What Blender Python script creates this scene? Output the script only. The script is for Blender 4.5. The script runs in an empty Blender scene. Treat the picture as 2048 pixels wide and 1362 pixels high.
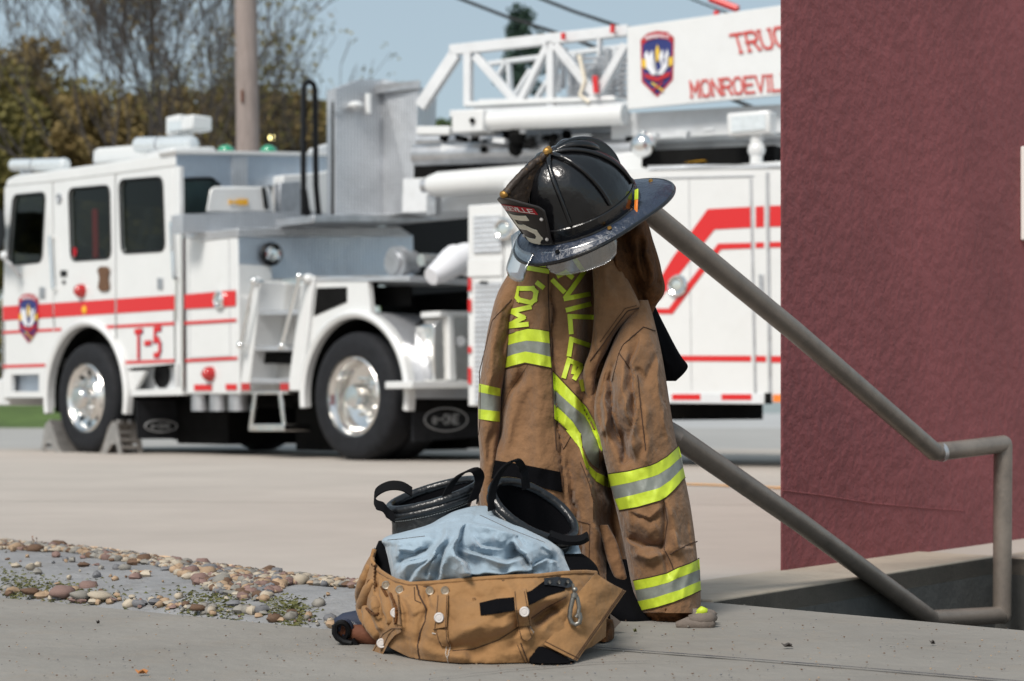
import bpy, bmesh, math, random
import numpy as np
from mathutils import Vector, Matrix, noise
PI = math.pi
rng = random.Random(7)
C = bpy.context.scene.collection
F = 3745.0; H = 0.42; HY = 825.0          # focal length in px of the 2048 px photo, camera height, horizon row

# ------------------------------------------------------------------ camera, world, sun, exposure
scn = bpy.context.scene
cam_d = bpy.data.cameras.new('camera'); cam = bpy.data.objects.new('camera', cam_d); C.objects.link(cam)
cam.location = (0, 0, H); cam.rotation_euler = (PI/2, 0, 0)
cam_d.sensor_width = 36; cam_d.lens = F/2048*36
cam_d.shift_y = (HY-681)/2048
cam_d.clip_end = 2000; cam_d.clip_start = 0.05
cam_d.dof.use_dof = True; cam_d.dof.focus_distance = 3.7; cam_d.dof.aperture_fstop = 5.6
scn.camera = cam
w = bpy.data.worlds.new("World"); scn.world = w; w.use_nodes = True
nt = w.node_tree; nt.nodes.clear()
sky = nt.nodes.new('ShaderNodeTexSky'); sky.sky_type = 'NISHITA'; sky.sun_disc = False
SUN_EL, SUN_AZ = math.radians(46), math.radians(207)       # azimuth measured clockwise from +Y
sky.sun_elevation = SUN_EL; sky.sun_rotation = SUN_AZ
sky.air_density = 1.0; sky.dust_density = 2.5; sky.ozone_density = 1.0
bg = nt.nodes.new('ShaderNodeBackground'); bg.inputs['Strength'].default_value = 0.115
out = nt.nodes.new('ShaderNodeOutputWorld')
hz = nt.nodes.new('ShaderNodeMix'); hz.data_type = 'RGBA'; hz.inputs[0].default_value = .5; hz.inputs[7].default_value = (5.2, 6.2, 6.4, 1)   # thin high haze over the blue
nt.links.new(sky.outputs[0], hz.inputs[6]); nt.links.new(hz.outputs[2], bg.inputs[0]); nt.links.new(bg.outputs[0], out.inputs[0])
sd = bpy.data.lights.new('sun', 'SUN'); sd.energy = 3.2; sd.angle = math.radians(17); sd.color = (1, .95, .88)
sun = bpy.data.objects.new('sun', sd); C.objects.link(sun)
dirv = Vector((math.sin(SUN_AZ)*math.cos(SUN_EL), math.cos(SUN_AZ)*math.cos(SUN_EL), math.sin(SUN_EL)))
sun.rotation_euler = dirv.to_track_quat('Z', 'Y').to_euler(); sun.location = (0, 0, 30)
scn.view_settings.view_transform = 'Standard'; scn.view_settings.look = 'None'
scn.view_settings.exposure = 0.0; scn.view_settings.gamma = 1

# ------------------------------------------------------------------ helpers
def thing(name, label, cat, loc=(0, 0, 0), rz=0, group=None):
    o = bpy.data.objects.new(name, None); C.objects.link(o); o.location = loc; o.rotation_euler = (0, 0, rz)
    o.empty_display_size = .2
    return tag(o, label, cat, group)
def tag(o, label, cat, group=None):
    o['label'] = label; o['category'] = cat
    if group: o['group'] = group
    return o
def kind(o, k):
    o['kind'] = k; return o

class MB:
    def __init__(s): s.v = []; s.f = []; s.m = []
    def add(s, vs, fs, m=0):
        b = len(s.v); s.v += [tuple(p) for p in vs]
        for f in fs: s.f.append([i+b for i in f]); s.m.append(m)
    def box(s, a, b, m=0):
        x0, x1 = sorted((a[0], b[0])); y0, y1 = sorted((a[1], b[1])); z0, z1 = sorted((a[2], b[2]))
        s.hexa([(x0,y0,z0),(x1,y0,z0),(x1,y1,z0),(x0,y1,z0)], [(x0,y0,z1),(x1,y0,z1),(x1,y1,z1),(x0,y1,z1)], m)
    def hexa(s, lo, hi, m=0):
        n = len(lo); s.add(list(lo)+list(hi), [list(range(n))[::-1], list(range(n, 2*n))]+[[i, (i+1)%n, n+(i+1)%n, n+i] for i in range(n)], m)
    def tube(s, pts, r, n=10, m=0, cap=True, close=False):
        pts = [Vector(p) for p in pts]; N = len(pts)
        rs = r if isinstance(r, (list, tuple)) else [r]*N
        vs = []; prev = None
        for i, p in enumerate(pts):
            if close: t = pts[(i+1)%N]-pts[i-1]
            else: t = pts[min(i+1, N-1)]-pts[max(i-1, 0)]
            t.normalize()
            if prev is None:
                a = Vector((0, 0, 1)) if abs(t.z) < .9 else Vector((1, 0, 0))
                x = t.cross(a).normalized()
            else: x = (prev-t*prev.dot(t)).normalized()
            prev = x; y = t.cross(x)
            for k in range(n):
                a = 2*PI*k/n; vs.append(p+x*math.cos(a)*rs[i]+y*math.sin(a)*rs[i])
        fs = []
        for i in range(N if close else N-1):
            j = (i+1)%N
            for k in range(n): fs.append([i*n+k, i*n+(k+1)%n, j*n+(k+1)%n, j*n+k])
        if cap and not close: fs += [list(range(n))[::-1], [(N-1)*n+k for k in range(n)]]
        s.add(vs, fs, m)
    def bar(s, a, b, w, h, m=0, up=(0, 0, 1)):       # rectangular bar
        a = Vector(a); b = Vector(b); t = (b-a).normalized(); u = Vector(up)
        x = t.cross(u)
        if x.length < 1e-4: x = t.cross(Vector((0, 1, 0)))
        x.normalize(); y = x.cross(t)
        q = [x*w/2+y*h/2, -x*w/2+y*h/2, -x*w/2-y*h/2, x*w/2-y*h/2]
        s.hexa([a+k for k in q], [b+k for k in q], m)
    def sphere(s, c, r, n=12, m=0):
        rx, ry, rz = (r, r, r) if not isinstance(r, (tuple, list)) else r
        vs = []; fs = []; h = max(4, n//2)
        for i in range(h+1):
            t = PI*i/h
            for k in range(n):
                a = 2*PI*k/n; vs.append((c[0]+rx*math.sin(t)*math.cos(a), c[1]+ry*math.sin(t)*math.sin(a), c[2]+rz*math.cos(t)))
        for i in range(h):
            for k in range(n): fs.append([i*n+k, (i+1)*n+k, (i+1)*n+(k+1)%n, i*n+(k+1)%n])
        s.add(vs, fs, m)
    def lathe_y(s, c, prof, n=40, m=0, ms=None, a0=0, a1=2*PI):    # axis along local y; prof [(r, y)]
        full = abs(a1-a0-2*PI) < 1e-6; N = n if full else n+1; L = len(prof)
        vs = []
        for k in range(N):
            a = a0+(a1-a0)*k/n
            for r, y in prof: vs.append((c[0]+r*math.cos(a), c[1]+y, c[2]+r*math.sin(a)))
        for k in range(n):
            j = (k+1)%N
            for i in range(L-1):
                s.add([], [], m)
                s.f.append([len(s.v)+q for q in (k*L+i, j*L+i, j*L+i+1, k*L+i+1)]); s.m.append(ms[i] if ms else m)
        s.v += vs
    def grid(s, P, m=0, closeu=False):                 # P[rows][cols]
        R = len(P); K = len(P[0]); vs = [p for r in P for p in r]; fs = []
        for i in range(R-1):
            for k in range(K if closeu else K-1): fs.append([i*K+k, i*K+(k+1)%K, (i+1)*K+(k+1)%K, (i+1)*K+k])
        s.add(vs, fs, m)
    def build(s, name, mats, parent=None, smooth=40, bevel=0, loc=None, fixn=True):
        me = bpy.data.meshes.new(name)
        me.from_pydata([tuple(p) for p in s.v], [], s.f); 
        mats = mats if isinstance(mats, (list, tuple)) else [mats]
        for mm in mats: me.materials.append(mm)
        me.polygons.foreach_set('material_index', s.m)
        if fixn:
            bm = bmesh.new(); bm.from_mesh(me); bmesh.ops.remove_doubles(bm, verts=bm.verts, dist=1e-5)
            bmesh.ops.recalc_face_normals(bm, faces=bm.faces); bm.to_mesh(me); bm.free()
        if smooth:
            me.polygons.foreach_set('use_smooth', [True]*len(me.polygons)); me.set_sharp_from_angle(angle=math.radians(smooth))
        o = bpy.data.objects.new(name, me); C.objects.link(o)
        if parent is not None: o.parent = parent
        if loc: o.location = loc
        if bevel:
            b = o.modifiers.new('bevel', 'BEVEL'); b.width = bevel; b.segments = 2; b.limit_method = 'ANGLE'; b.angle_limit = math.radians(40)
        return o
def one(fn, name, mats, parent=None, **k):
    b = MB(); fn(b); return b.build(name, mats, parent, **k)
def copy_tree(o, parent=None):
    c = o.copy(); C.objects.link(c); c.parent = parent
    for ch in list(o.children): copy_tree(ch, c)
    return c

def Wp(px, py, Y): return Vector(((px-1024)/F*Y, Y, H-(py-HY)/F*Y))
def G(px, py, z=0.0):
    Y = F*(H-z)/(py-HY); return Vector(((px-1024)/F*Y, Y, z))

# ------------------------------------------------------------------ materials
class NT:
    def __init__(s, m): s.t = m.node_tree; s.n = s.t.nodes; s.l = s.t.links; s.b = s.n['Principled BSDF']
    def new(s, t, **k):
        n = s.n.new(t)
        for a, v in k.items(): setattr(n, a, v)
        return n
    def link(s, a, b): s.l.new(a, b)
def mat(name, col, rough=.6, metal=0, var=0, vscale=4, bump=0, bscale=60, bump2=0, b2scale=8, col2=None, coat=0, sheen=0, spec=.5, tread=0, stretch=None, dirt=0, dirtcol=(.05,.04,.03), det=6):
    m = bpy.data.materials.new(name); m.use_nodes = True; n = NT(m); b = n.b
    b.inputs['Base Color'].default_value = (*col, 1); b.inputs['Roughness'].default_value = rough; b.inputs['Metallic'].default_value = metal
    b.inputs['Coat Weight'].default_value = coat; b.inputs['Coat Roughness'].default_value = .05
    b.inputs['Sheen Weight'].default_value = sheen; b.inputs['Specular IOR Level'].default_value = spec
    tc = n.new('ShaderNodeTexCoord'); src = tc.outputs['Object']
    if stretch:
        mp = n.new('ShaderNodeMapping'); mp.inputs['Scale'].default_value = stretch; n.link(src, mp.inputs[0]); src = mp.outputs[0]
    last = None
    if var or col2:
        no = n.new('ShaderNodeTexNoise'); no.inputs['Scale'].default_value = vscale; no.inputs['Detail'].default_value = det+2; no.inputs['Roughness'].default_value = .70
        n.link(src, no.inputs['Vector'])
        cr = n.new('ShaderNodeValToRGB'); e = cr.color_ramp.elements
        e[0].position = .32; e[1].position = .68
        c2 = col2 if col2 else tuple(min(1, c*(1+var)) for c in col)
        c1 = col if col2 else tuple(c*(1-var) for c in col)
        e[0].color = (*c1, 1); e[1].color = (*c2, 1)
        n.link(no.outputs['Fac'], cr.inputs[0]); last = cr.outputs[0]
    if dirt:
        n2 = n.new('ShaderNodeTexNoise'); n2.inputs['Scale'].default_value = vscale*2.7; n2.inputs['Detail'].default_value = 8; n2.inputs['Roughness'].default_value = .7
        n.link(src, n2.inputs['Vector']); c2 = n.new('ShaderNodeValToRGB'); c2.color_ramp.elements[0].position = .52; c2.color_ramp.elements[1].position = .72
        c2.color_ramp.elements[0].color = (0,0,0,1); c2.color_ramp.elements[1].color = (dirt,)*3+(1,)
        n.link(n2.outputs['Fac'], c2.inputs[0]); mx = n.new('ShaderNodeMix', data_type='RGBA')
        n.link(c2.outputs[0], mx.inputs[0])
        if last: n.link(last, mx.inputs[6])
        else: mx.inputs[6].default_value = (*col, 1)
        mx.inputs[7].default_value = (*dirtcol, 1); last = mx.outputs[2]
    if last: n.link(last, b.inputs['Base Color'])
    nrm = None
    for amt, sc, d in ((bump2, b2scale, .5), (bump, bscale, .3)):
        if not amt: continue
        no = n.new('ShaderNodeTexNoise'); no.inputs['Scale'].default_value = sc; no.inputs['Detail'].default_value = 5
        n.link(src, no.inputs['Vector']); bp = n.new('ShaderNodeBump'); bp.inputs['Strength'].default_value = amt; bp.inputs['Distance'].default_value = d/sc
        n.link(no.outputs['Fac'], bp.inputs['Height'])
        if nrm: n.link(nrm, bp.inputs['Normal'])
        nrm = bp.outputs[0]
    if tread:
        sx = n.new('ShaderNodeSeparateXYZ'); n.link(src, sx.inputs[0])
        def sn(sock_a, sock_b, k):
            a = n.new('ShaderNodeMath', operation='ADD') if k > 0 else n.new('ShaderNodeMath', operation='SUBTRACT')
            n.link(sock_a, a.inputs[0]); n.link(sock_b, a.inputs[1]); mu = n.new('ShaderNodeMath', operation='MULTIPLY'); n.link(a.outputs[0], mu.inputs[0]); mu.inputs[1].default_value = tread
            si = n.new('ShaderNodeMath', operation='SINE'); n.link(mu.outputs[0], si.inputs[0]); return si.outputs[0]
        ad = n.new('ShaderNodeMath', operation='ADD'); n.link(sx.outputs[0], ad.inputs[0]); n.link(sx.outputs[1], ad.inputs[1])
        s1 = sn(ad.outputs[0], sx.outputs[2], 1); s2 = sn(ad.outputs[0], sx.outputs[2], -1)
        mu = n.new('ShaderNodeMath', operation='MULTIPLY'); n.link(s1, mu.inputs[0]); n.link(s2, mu.inputs[1])
        bp = n.new('ShaderNodeBump'); bp.inputs['Strength'].default_value = .6; bp.inputs['Distance'].default_value = .004
        n.link(mu.outputs[0], bp.inputs['Height'])
        if nrm: n.link(nrm, bp.inputs['Normal'])
        nrm = bp.outputs[0]
        mr = n.new('ShaderNodeMapRange'); mr.inputs[1].default_value = .15; mr.inputs[2].default_value = .75; n.link(mu.outputs[0], mr.inputs[0])
        rg = n.new('ShaderNodeMapRange'); rg.inputs[3].default_value = rough+.14; rg.inputs[4].default_value = max(.1, rough-.12); n.link(mr.outputs[0], rg.inputs[0]); n.link(rg.outputs[0], b.inputs['Roughness'])
        mx = n.new('ShaderNodeMix', data_type='RGBA', blend_type='MULTIPLY'); mx.inputs[0].default_value = 1
        cr2 = n.new('ShaderNodeValToRGB'); cr2.color_ramp.elements[0].color = (.72,.72,.72,1); cr2.color_ramp.elements[1].color = (1.25,1.25,1.25,1); n.link(mr.outputs[0], cr2.inputs[0])
        n.link(last, mx.inputs[6]) if last else None; n.link(cr2.outputs[0], mx.inputs[7]); n.link(mx.outputs[2], b.inputs['Base Color'])
    if nrm: n.link(nrm, b.inputs['Normal'])
    return m
def glassmat(name, tint=(.1,.12,.12), fac=.25, rough=.02):
    m = bpy.data.materials.new(name); m.use_nodes = True; n = NT(m); n.n.remove(n.b)
    o = [k for k in n.n if k.type == 'OUTPUT_MATERIAL'][0]
    t = n.new('ShaderNodeBsdfTransparent'); t.inputs[0].default_value = (*tint, 1)
    g = n.new('ShaderNodeBsdfGlossy'); g.inputs['Roughness'].default_value = rough
    lw = n.new('ShaderNodeLayerWeight'); lw.inputs[0].default_value = .5; fr = n.new('ShaderNodeMath', operation='POWER'); fr.inputs[1].default_value = 4; n.link(lw.outputs['Facing'], fr.inputs[0])
    ad = n.new('ShaderNodeMath', operation='ADD'); n.link(fr.outputs[0], ad.inputs[0]); ad.inputs[1].default_value = fac; ad.use_clamp = True
    mx = n.new('ShaderNodeMixShader'); n.link(ad.outputs[0], mx.inputs[0]); n.link(t.outputs[0], mx.inputs[1]); n.link(g.outputs[0], mx.inputs[2]); n.link(mx.outputs[0], o.inputs[0])
    return m
M = dict(
 white=mat('white_paint', (.70,.71,.71), .22, var=.03, vscale=2, coat=.6, dirt=.10, dirtcol=(.45,.42,.38)),
 white2=mat('ladder_white_paint', (.66,.68,.70), .45, var=.06, vscale=3, dirt=.2, dirtcol=(.35,.33,.3)),
 red=mat('red_stripe', (.62,.010,.012), .3, coat=.4),
 redlens=mat('red_lens', (.45,.01,.01), .12, coat=1),
 signred=mat('sign_red', (.55,.05,.04), .5),
 blue=mat('emblem_navy', (.02,.03,.16), .4), yellow=mat('emblem_yellow', (.75,.5,.05), .4), pale=mat('emblem_pale', (.75,.76,.8), .4),
 rubber=mat('tyre_rubber', (.014,.015,.018), .75, spec=.25, bump=.4, bscale=80, var=.3, vscale=12),
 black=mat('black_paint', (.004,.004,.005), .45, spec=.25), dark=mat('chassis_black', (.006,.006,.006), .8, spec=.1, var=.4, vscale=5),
 chrome=mat('chrome', (.86,.86,.85), .08, 1), barrel=mat('brushed_fender_metal', (.60,.62,.66), .50, .7, var=.12, vscale=3), alu=mat('polished_aluminium', (.80,.79,.77), .16, 1, var=.1, vscale=9, bump2=.15, b2scale=3),
 grey=mat('grey_metal', (.50,.51,.53), .42, .85, var=.2, vscale=7, bump=.2),
 tread=mat('tread_plate', (.66,.73,.82), .32, .95, var=.12, vscale=1.2, tread=78, bump2=.16, b2scale=1.4),
 tread2=mat('bright_tread_plate', (.68,.70,.73), .42, .75, var=.12, vscale=1.5, tread=78, bump2=.16, b2scale=1.6),
 lens=mat('clear_lens', (.72,.76,.78), .12, .3, coat=1, var=.15, vscale=30),
 green=mat('green_lens', (.02,.30,.16), .2, coat=1),
 orange=mat('orange_lens', (.8,.22,.03), .3), amber=mat('amber_mark', (.80,.42,.02), .4),
 bronze=mat('bronze_plaque', (.16,.08,.04), .4, .3, var=.3, vscale=40),
 seat=mat('seat_fabric', (.03,.03,.035), .9), silver=mat('silver_print', (.35,.36,.37), .5),
 chock=mat('chock_aluminium', (.45,.43,.41), .45, .8, var=.25, vscale=14, bump=.3, bscale=40),
 rose=mat('rose_stucco', (.245,.068,.073), .85, var=.17, vscale=1.6, bump=.8, bscale=95, bump2=.55, b2scale=26, dirt=.12, dirtcol=(.16,.05,.05)),
 apron=mat('apron_concrete', (.44,.395,.352), .9, var=.10, vscale=.7, bump=.3, bscale=90, dirt=.2, dirtcol=(.38,.33,.29), det=10),
 slab=mat('walkway_concrete', (.245,.228,.205), .9, var=.13, vscale=2.2, bump=.35, bscale=160, bump2=.25, b2scale=25, dirt=.35, dirtcol=(.27,.22,.17), det=12),
 kerbc=mat('stairwell_concrete', (.42,.36,.29), .9, var=.14, vscale=3, bump=.5, bscale=100, dirt=.4, dirtcol=(.25,.2,.15)),
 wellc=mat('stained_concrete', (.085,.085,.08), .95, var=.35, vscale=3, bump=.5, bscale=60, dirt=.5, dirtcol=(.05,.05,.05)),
 road=mat('road_asphalt', (.36,.35,.335), .9, var=.1, vscale=.5, bump=.3, bscale=40),
 line=mat('yellow_line_paint', (.72,.36,.10), .7, var=.15, vscale=10),
 kerby=mat('painted_kerb_edge', (.75,.50,.30), .8, var=.12, vscale=9, dirt=.3, dirtcol=(.5,.42,.36)),
 grass=mat('grass', (.075,.125,.03), .9, var=.35, vscale=.6, bump=.6, bscale=12),
 earth=mat('far_ground', (.42,.42,.42), .95, var=.2, vscale=.1),
 fabric=mat('weed_barrier', (.25,.25,.255), .95, var=.14, vscale=5, bump=.8, bscale=110, bump2=.5, b2scale=22, dirt=.4, dirtcol=(.15,.13,.10)),
 moss=mat('moss', (.08,.09,.025), .95, col2=(.15,.14,.05), vscale=25, bump=.8, bscale=200),
 rail=mat('painted_pipe', (.205,.175,.150), .42, .25, var=.20, vscale=9, bump=.25, bscale=140, dirt=.35, dirtcol=(.08,.075,.075), spec=.6),
 pole=mat('weathered_pole_wood', (.30,.25,.23), .95, var=.2, vscale=3, stretch=(6,6,.7), bump=.8, bscale=20, dirt=.3, dirtcol=(.16,.10,.08)),
 bark=mat('bark', (.07,.06,.055), .95, var=.3, vscale=4), wire=mat('cable_black', (.01,.01,.01), .6),
 helmet=mat('black_lacquered_leather', (.005,.005,.006), .20, bump2=.22, b2scale=16, bump=.12, bscale=70, coat=.22, spec=.5),
 brim=mat('worn_black_brim', (.018,.027,.050), .36, var=.3, vscale=22, bump=.3, bscale=90, bump2=.5, b2scale=45, coat=.15, spec=.6),
 leather=mat('worn_brown_leather', (.025,.014,.008), .55, bump=.9, bscale=90, dirt=.75, dirtcol=(.26,.14,.045), vscale=22),
 brass=mat('aged_brass', (.40,.22,.06), .45, .8, bump=.7, bscale=150, dirt=.6, dirtcol=(.12,.06,.02), vscale=50),
 shieldl=mat('front_shield_leather', (.022,.018,.017), .42, bump=.35, bscale=220),
 cream=mat('cream_leather', (.74,.68,.56), .6, var=.08, vscale=60), shred=mat('shield_red', (.42,.012,.022), .5, var=.15, vscale=60),
 wht=mat('white_lettering', (.78,.75,.72), .6),
 visor=glassmat('clear_visor', (.95,.97,.99), .26, .15),
 glass=glassmat('tinted_glass', (.58,.62,.60), .0),
 coat=mat('brown_duck_cloth', (.200,.108,.054), .95, var=.26, vscale=9, bump=.5, bscale=420, bump2=.6, b2scale=60, dirt=.28, dirtcol=(.12,.058,.030), sheen=.15, spec=.2),
 coatd=mat('shaded_dirty_brown_cloth', (.10,.040,.012), .9, var=.7, vscale=9, bump=.4, bscale=300, bump2=.9, b2scale=18, dirt=.7, dirtcol=(.02,.010,.006), spec=.3),  # darker coat cloth: collar shade put into the colour, also cuff dirt
 lining=mat('black_lining', (.003,.003,.004), .9, spec=.08, bump=.3, bscale=200),
 seam=mat('seam_thread', (.055,.028,.016), .95), stitch=mat('white_stitching', (.55,.53,.50), .8),
 lime=mat('lime_reflective_tape', (.50,.62,.035), .55, var=.12, vscale=25, bump=.3, bscale=220, dirt=.25, dirtcol=(.38,.47,.03)),
 silvert=mat('silver_reflective_tape', (.21,.225,.20), .45, var=.15, vscale=14, bump=.3, bscale=220, dirt=.3, dirtcol=(.14,.13,.11)),
 tan=mat('tan_duck_cloth', (.285,.155,.066), .92, var=.16, vscale=7, bump=.4, bscale=450, bump2=.4, b2scale=40, dirt=.30, dirtcol=(.22,.11,.045), sheen=.1, spec=.2),
 velcro=mat('black_hook_tape', (.003,.003,.004), .95, spec=.08, bump=.6, bscale=350),
 liner=mat('blue_quilted_liner', (.29,.37,.44), .95, var=.10, vscale=12, bump=.35, bscale=260, bump2=.5, b2scale=34, sheen=.3, spec=.15),
 boot=mat('black_boot_leather', (.006,.0065,.008), .30, bump=.25, bscale=120, bump2=.4, b2scale=28, spec=.6),
 webbing=mat('black_webbing', (.003,.003,.004), .8, spec=.15, bump=.4, bscale=300),
 snap=mat('snap_metal', (.50,.42,.33), .35, .8), snapw=mat('worn_white_snap', (.62,.58,.56), .45),
 hook=mat('dull_steel', (.26,.25,.23), .42, .9, bump=.2), navy=mat('navy_webbing', (.02,.028,.055), .75, bump=.4, bscale=200),
 rust=mat('rust_orange_cloth', (.13,.042,.018), .8, bump=.5, bscale=120), glove=mat('grey_glove_leather', (.16,.13,.11), .85, bump=.5, bscale=120, var=.2, vscale=20),
)
M['joint'] = mat('worn_joint', (.25,.21,.18), .95)
STONE = [mat('river_stone_'+n, c, .8, var=.25, vscale=30, bump=.4, bscale=120, dirt=.25, dirtcol=tuple(x*.5 for x in c)) for n, c in
         (('tan', (.36,.25,.16)), ('grey', (.24,.225,.20)), ('pink', (.22,.14,.12)), ('cream', (.42,.36,.28)), ('brown', (.13,.075,.045)), ('slate', (.16,.16,.17)))]

# ------------------------------------------------------------------ stroke lettering
GLY = {'M': [[(0,0),(0,1),(.5,.3),(1,1),(1,0)]], 'O': [[(.25,0),(0,.25),(0,.75),(.25,1),(.75,1),(1,.75),(1,.25),(.75,0),(.25,0)]],
 'N': [[(0,0),(0,1),(1,0),(1,1)]], 'R': [[(0,0),(0,1),(.75,1),(1,.85),(1,.62),(.75,.48),(0,.48)],[(.5,.48),(1,0)]],
 'E': [[(1,1),(0,1),(0,0),(1,0)],[(0,.5),(.8,.5)]], 'V': [[(0,1),(.5,0),(1,1)]], 'I': [[(.5,0),(.5,1)]], 'L': [[(0,1),(0,0),(1,0)]],
 'T': [[(0,1),(1,1)],[(.5,1),(.5,0)]], 'U': [[(0,1),(0,.25),(.25,0),(.75,0),(1,.25),(1,1)]], 'C': [[(1,.8),(.75,1),(.25,1),(0,.75),(0,.25),(.25,0),(.75,0),(1,.2)]],
 'K': [[(0,0),(0,1)],[(1,1),(0,.4)],[(.3,.6),(1,0)]], '5': [[(.95,1),(.1,1),(.05,.56),(.6,.6),(.95,.42),(.95,.18),(.7,0),(.1,0)]], '-': [[(.1,.5),(.9,.5)]],
 'G': [[(1,.8),(.75,1),(.25,1),(0,.75),(0,.25),(.25,0),(.8,0),(1,.2),(1,.5),(.6,.5)]], 'e': [[(0,.35),(1,.35),(.9,.65),(.5,.7),(.05,.55),(0,.2),(.3,0),(.9,.05)]], 'D': [[(0,0),(0,1),(.6,1),(1,.7),(1,.3),(.6,0),(0,0)]]}
def stroke_quads(pl, wd, sub=1):
    qs = []
    for a, b in zip(pl[:-1], pl[1:]):
        dx, dy = b[0]-a[0], b[1]-a[1]; L = math.hypot(dx, dy)
        if L < 1e-9: continue
        dx, dy = dx/L, dy/L; nx, ny = -dy*wd/2, dx*wd/2
        a2 = (a[0]-dx*wd*.45, a[1]-dy*wd*.45); b2 = (b[0]+dx*wd*.45, b[1]+dy*wd*.45)
        for i in range(sub):
            p = [a2[j]+(b2[j]-a2[j])*i/sub for j in (0, 1)]; q = [a2[j]+(b2[j]-a2[j])*(i+1)/sub for j in (0, 1)]
            qs.append([(p[0]-nx,p[1]-ny),(q[0]-nx,q[1]-ny),(q[0]+nx,q[1]+ny),(p[0]+nx,p[1]+ny)])
    return qs
def lettering(b, txt, fn, h, wch, gap, wd, serif=0, m=0):
    """fn(x, y, layer) -> 3D"""
    x = 0; k = 0
    for ch in txt:
        if ch == ' ': x += wch*.7; continue
        ww = wch*.25 if ch == 'I' else wch
        for pl in GLY[ch]:
            P = [(x+p[0]*ww, p[1]*h) for p in pl] if ch != 'I' else [(x+ww/2, p[1]*h) for p in pl]
            for q in stroke_quads(P, wd):
                k += 1; b.add([fn(px, py, k%5) for px, py in q], [[0,1,2,3]], m)
            if serif:
                for e in (P[0], P[-1]):
                    k += 1; b.add([fn(px, py, k%5) for px, py in [(e[0]-serif,e[1]-wd*.3),(e[0]+serif,e[1]-wd*.3),(e[0]+serif,e[1]+wd*.3),(e[0]-serif,e[1]+wd*.3)]], [[0,1,2,3]], m)
        x += ww+gap
    return x

# ------------------------------------------------------------------ ground, road, paving
def flat(name, outer, mt, z=0.0, holes=(), parent=None, sub=0):
    bm = bmesh.new()
    for lp in [outer]+list(holes):
        vs = [bm.verts.new((p[0], p[1], z)) for p in lp]
        for i in range(len(vs)): bm.edges.new((vs[i-1], vs[i]))
    bmesh.ops.triangle_fill(bm, use_beauty=True, edges=bm.edges[:], normal=(0, 0, 1))
    me = bpy.data.meshes.new(name); bm.to_mesh(me); bm.free(); me.materials.append(mt)
    for p in me.polygons:
        if p.normal.z < 0: p.flip()
    o = bpy.data.objects.new(name, me); C.objects.link(o)
    if parent: o.parent = parent
    return o
E1 = Vector((.60, .80, 0)); E2 = Vector((.80, -.60, 0))          # stairwell axes
A_ = G(1425, 1205); Bc = G(1990, 1115)
D_ = G(2080, 1264); Cc = Bc+(D_-A_)*1.0
S0 = G(-700, 1127); S1 = G(0, 1195); S2 = G(720, 1265); S3 = G(905, 1284); S4 = G(1010, 1212); S5 = G(1405, 1203)
K0 = Vector((-7.0, 12.8, 0)); K1 = G(0, 1085); K2 = G(720, 1180); K3 = G(985, 1208)
gS0 = S1+(S1-S2).normalized()*2.6
gK0 = K1+(K1-K2).normalized()*1.6
# one big earth sheet lies below; apron with its openings
union = [S5, D_+Vector((.9,-.9,0)), (6, -1, 0), (6, -8, 0), (-8, -8, 0), (-8, gS0.y, 0), gS0, gK0, K1, K2, K3, S4]
well = [A_, Bc, Cc, D_]
ap_hole = [S5, A_, Bc, Cc, D_, D_+Vector((.9,-.9,0)), (6, -1, 0), (6, -8, 0), (-8, -8, 0), (-8, gS0.y-.5, 0), gS0, gK0, K1, K2, K3, S4]
apron = kind(flat('apron', [(-45, -25, 0), (45, -25, 0), (45, 21.5, 0), (-45, 21.5, 0)], M['apron'], 0, [ap_hole]), 'structure')
slab = kind(flat('walkway', [S5, S4, S3, S2, S1, gS0, (-8, gS0.y-.5, 0), (-8, -8, 0), (6, -8, 0), (6, -1, 0), D_+Vector((.9,-.9,0)), D_], M['slab']), 'structure')
far_hole = [(-45, -25, 0), (45, -25, 0), (45, 21.5, 0), (-45, 21.5, 0)]
kind(flat('ground', [(-900, -900, 0), (900, -900, 0), (900, 900, 0), (-900, 900, 0)], M['earth'], -.012, [[(-44.9, -24.9, 0), (44.9, -24.9, 0), (44.9, 21.4, 0), (-44.9, 21.4, 0)]]), 'structure')
kind(flat('road', [(-90, 21.52, 0), (90, 21.52, 0), (90, 52, 0), (-90, 52, 0)], M['road'], -.006), 'structure')
# joints: thin dark recess strips on the walkway and the apron
def strip(name, pts, wd, z, mt, parent=None, jit=0):
    b = MB(); P = []
    L = []
    for a, c in zip(pts[:-1], pts[1:]):
        n = max(1, int((Vector(c)-Vector(a)).length/.03)) if jit else 1
        for i in range(n): L.append(Vector(a).lerp(Vector(c), i/n))
    L.append(Vector(pts[-1]))
    for i, p in enumerate(L):
        t = (L[min(i+1, len(L)-1)]-L[max(i-1, 0)]).normalized(); n = Vector((-t.y, t.x, 0)); j = rng.uniform(-jit, jit)
        w2 = wd/2*(1+rng.uniform(-.4, .4)*(jit > 0)); P.append([(p+n*(w2+j)).to_3d()+Vector((0,0,z-p.z)), (p-n*(w2-j))+Vector((0,0,z-p.z))])
    b.grid(P); return b.build(name, mt, parent, smooth=0)
jm = mat('joint_filler', (.045,.045,.055), .95)
kind(strip('expansion_joint', [G(1160, 1296), G(1420, 1316), G(1700, 1338), G(2050, 1368)], .009, .004, jm, jit=.0006), 'structure')
kind(strip('expansion_joint', [S4, S5], .010, .004, jm, jit=.001), 'structure')
kind(strip('kerb_edge', [G(150, 1096), G(400, 1131), K2+Vector((0,.03,0)), K3], .075, .006, M['kerby'], jit=.004), 'structure')
kind(strip('yellow_line', [G(1250, 965), G(1450, 972), G(1640, 980), G(1900, 988)], .16, .005, M['line'], jit=.006), 'structure')
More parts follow.
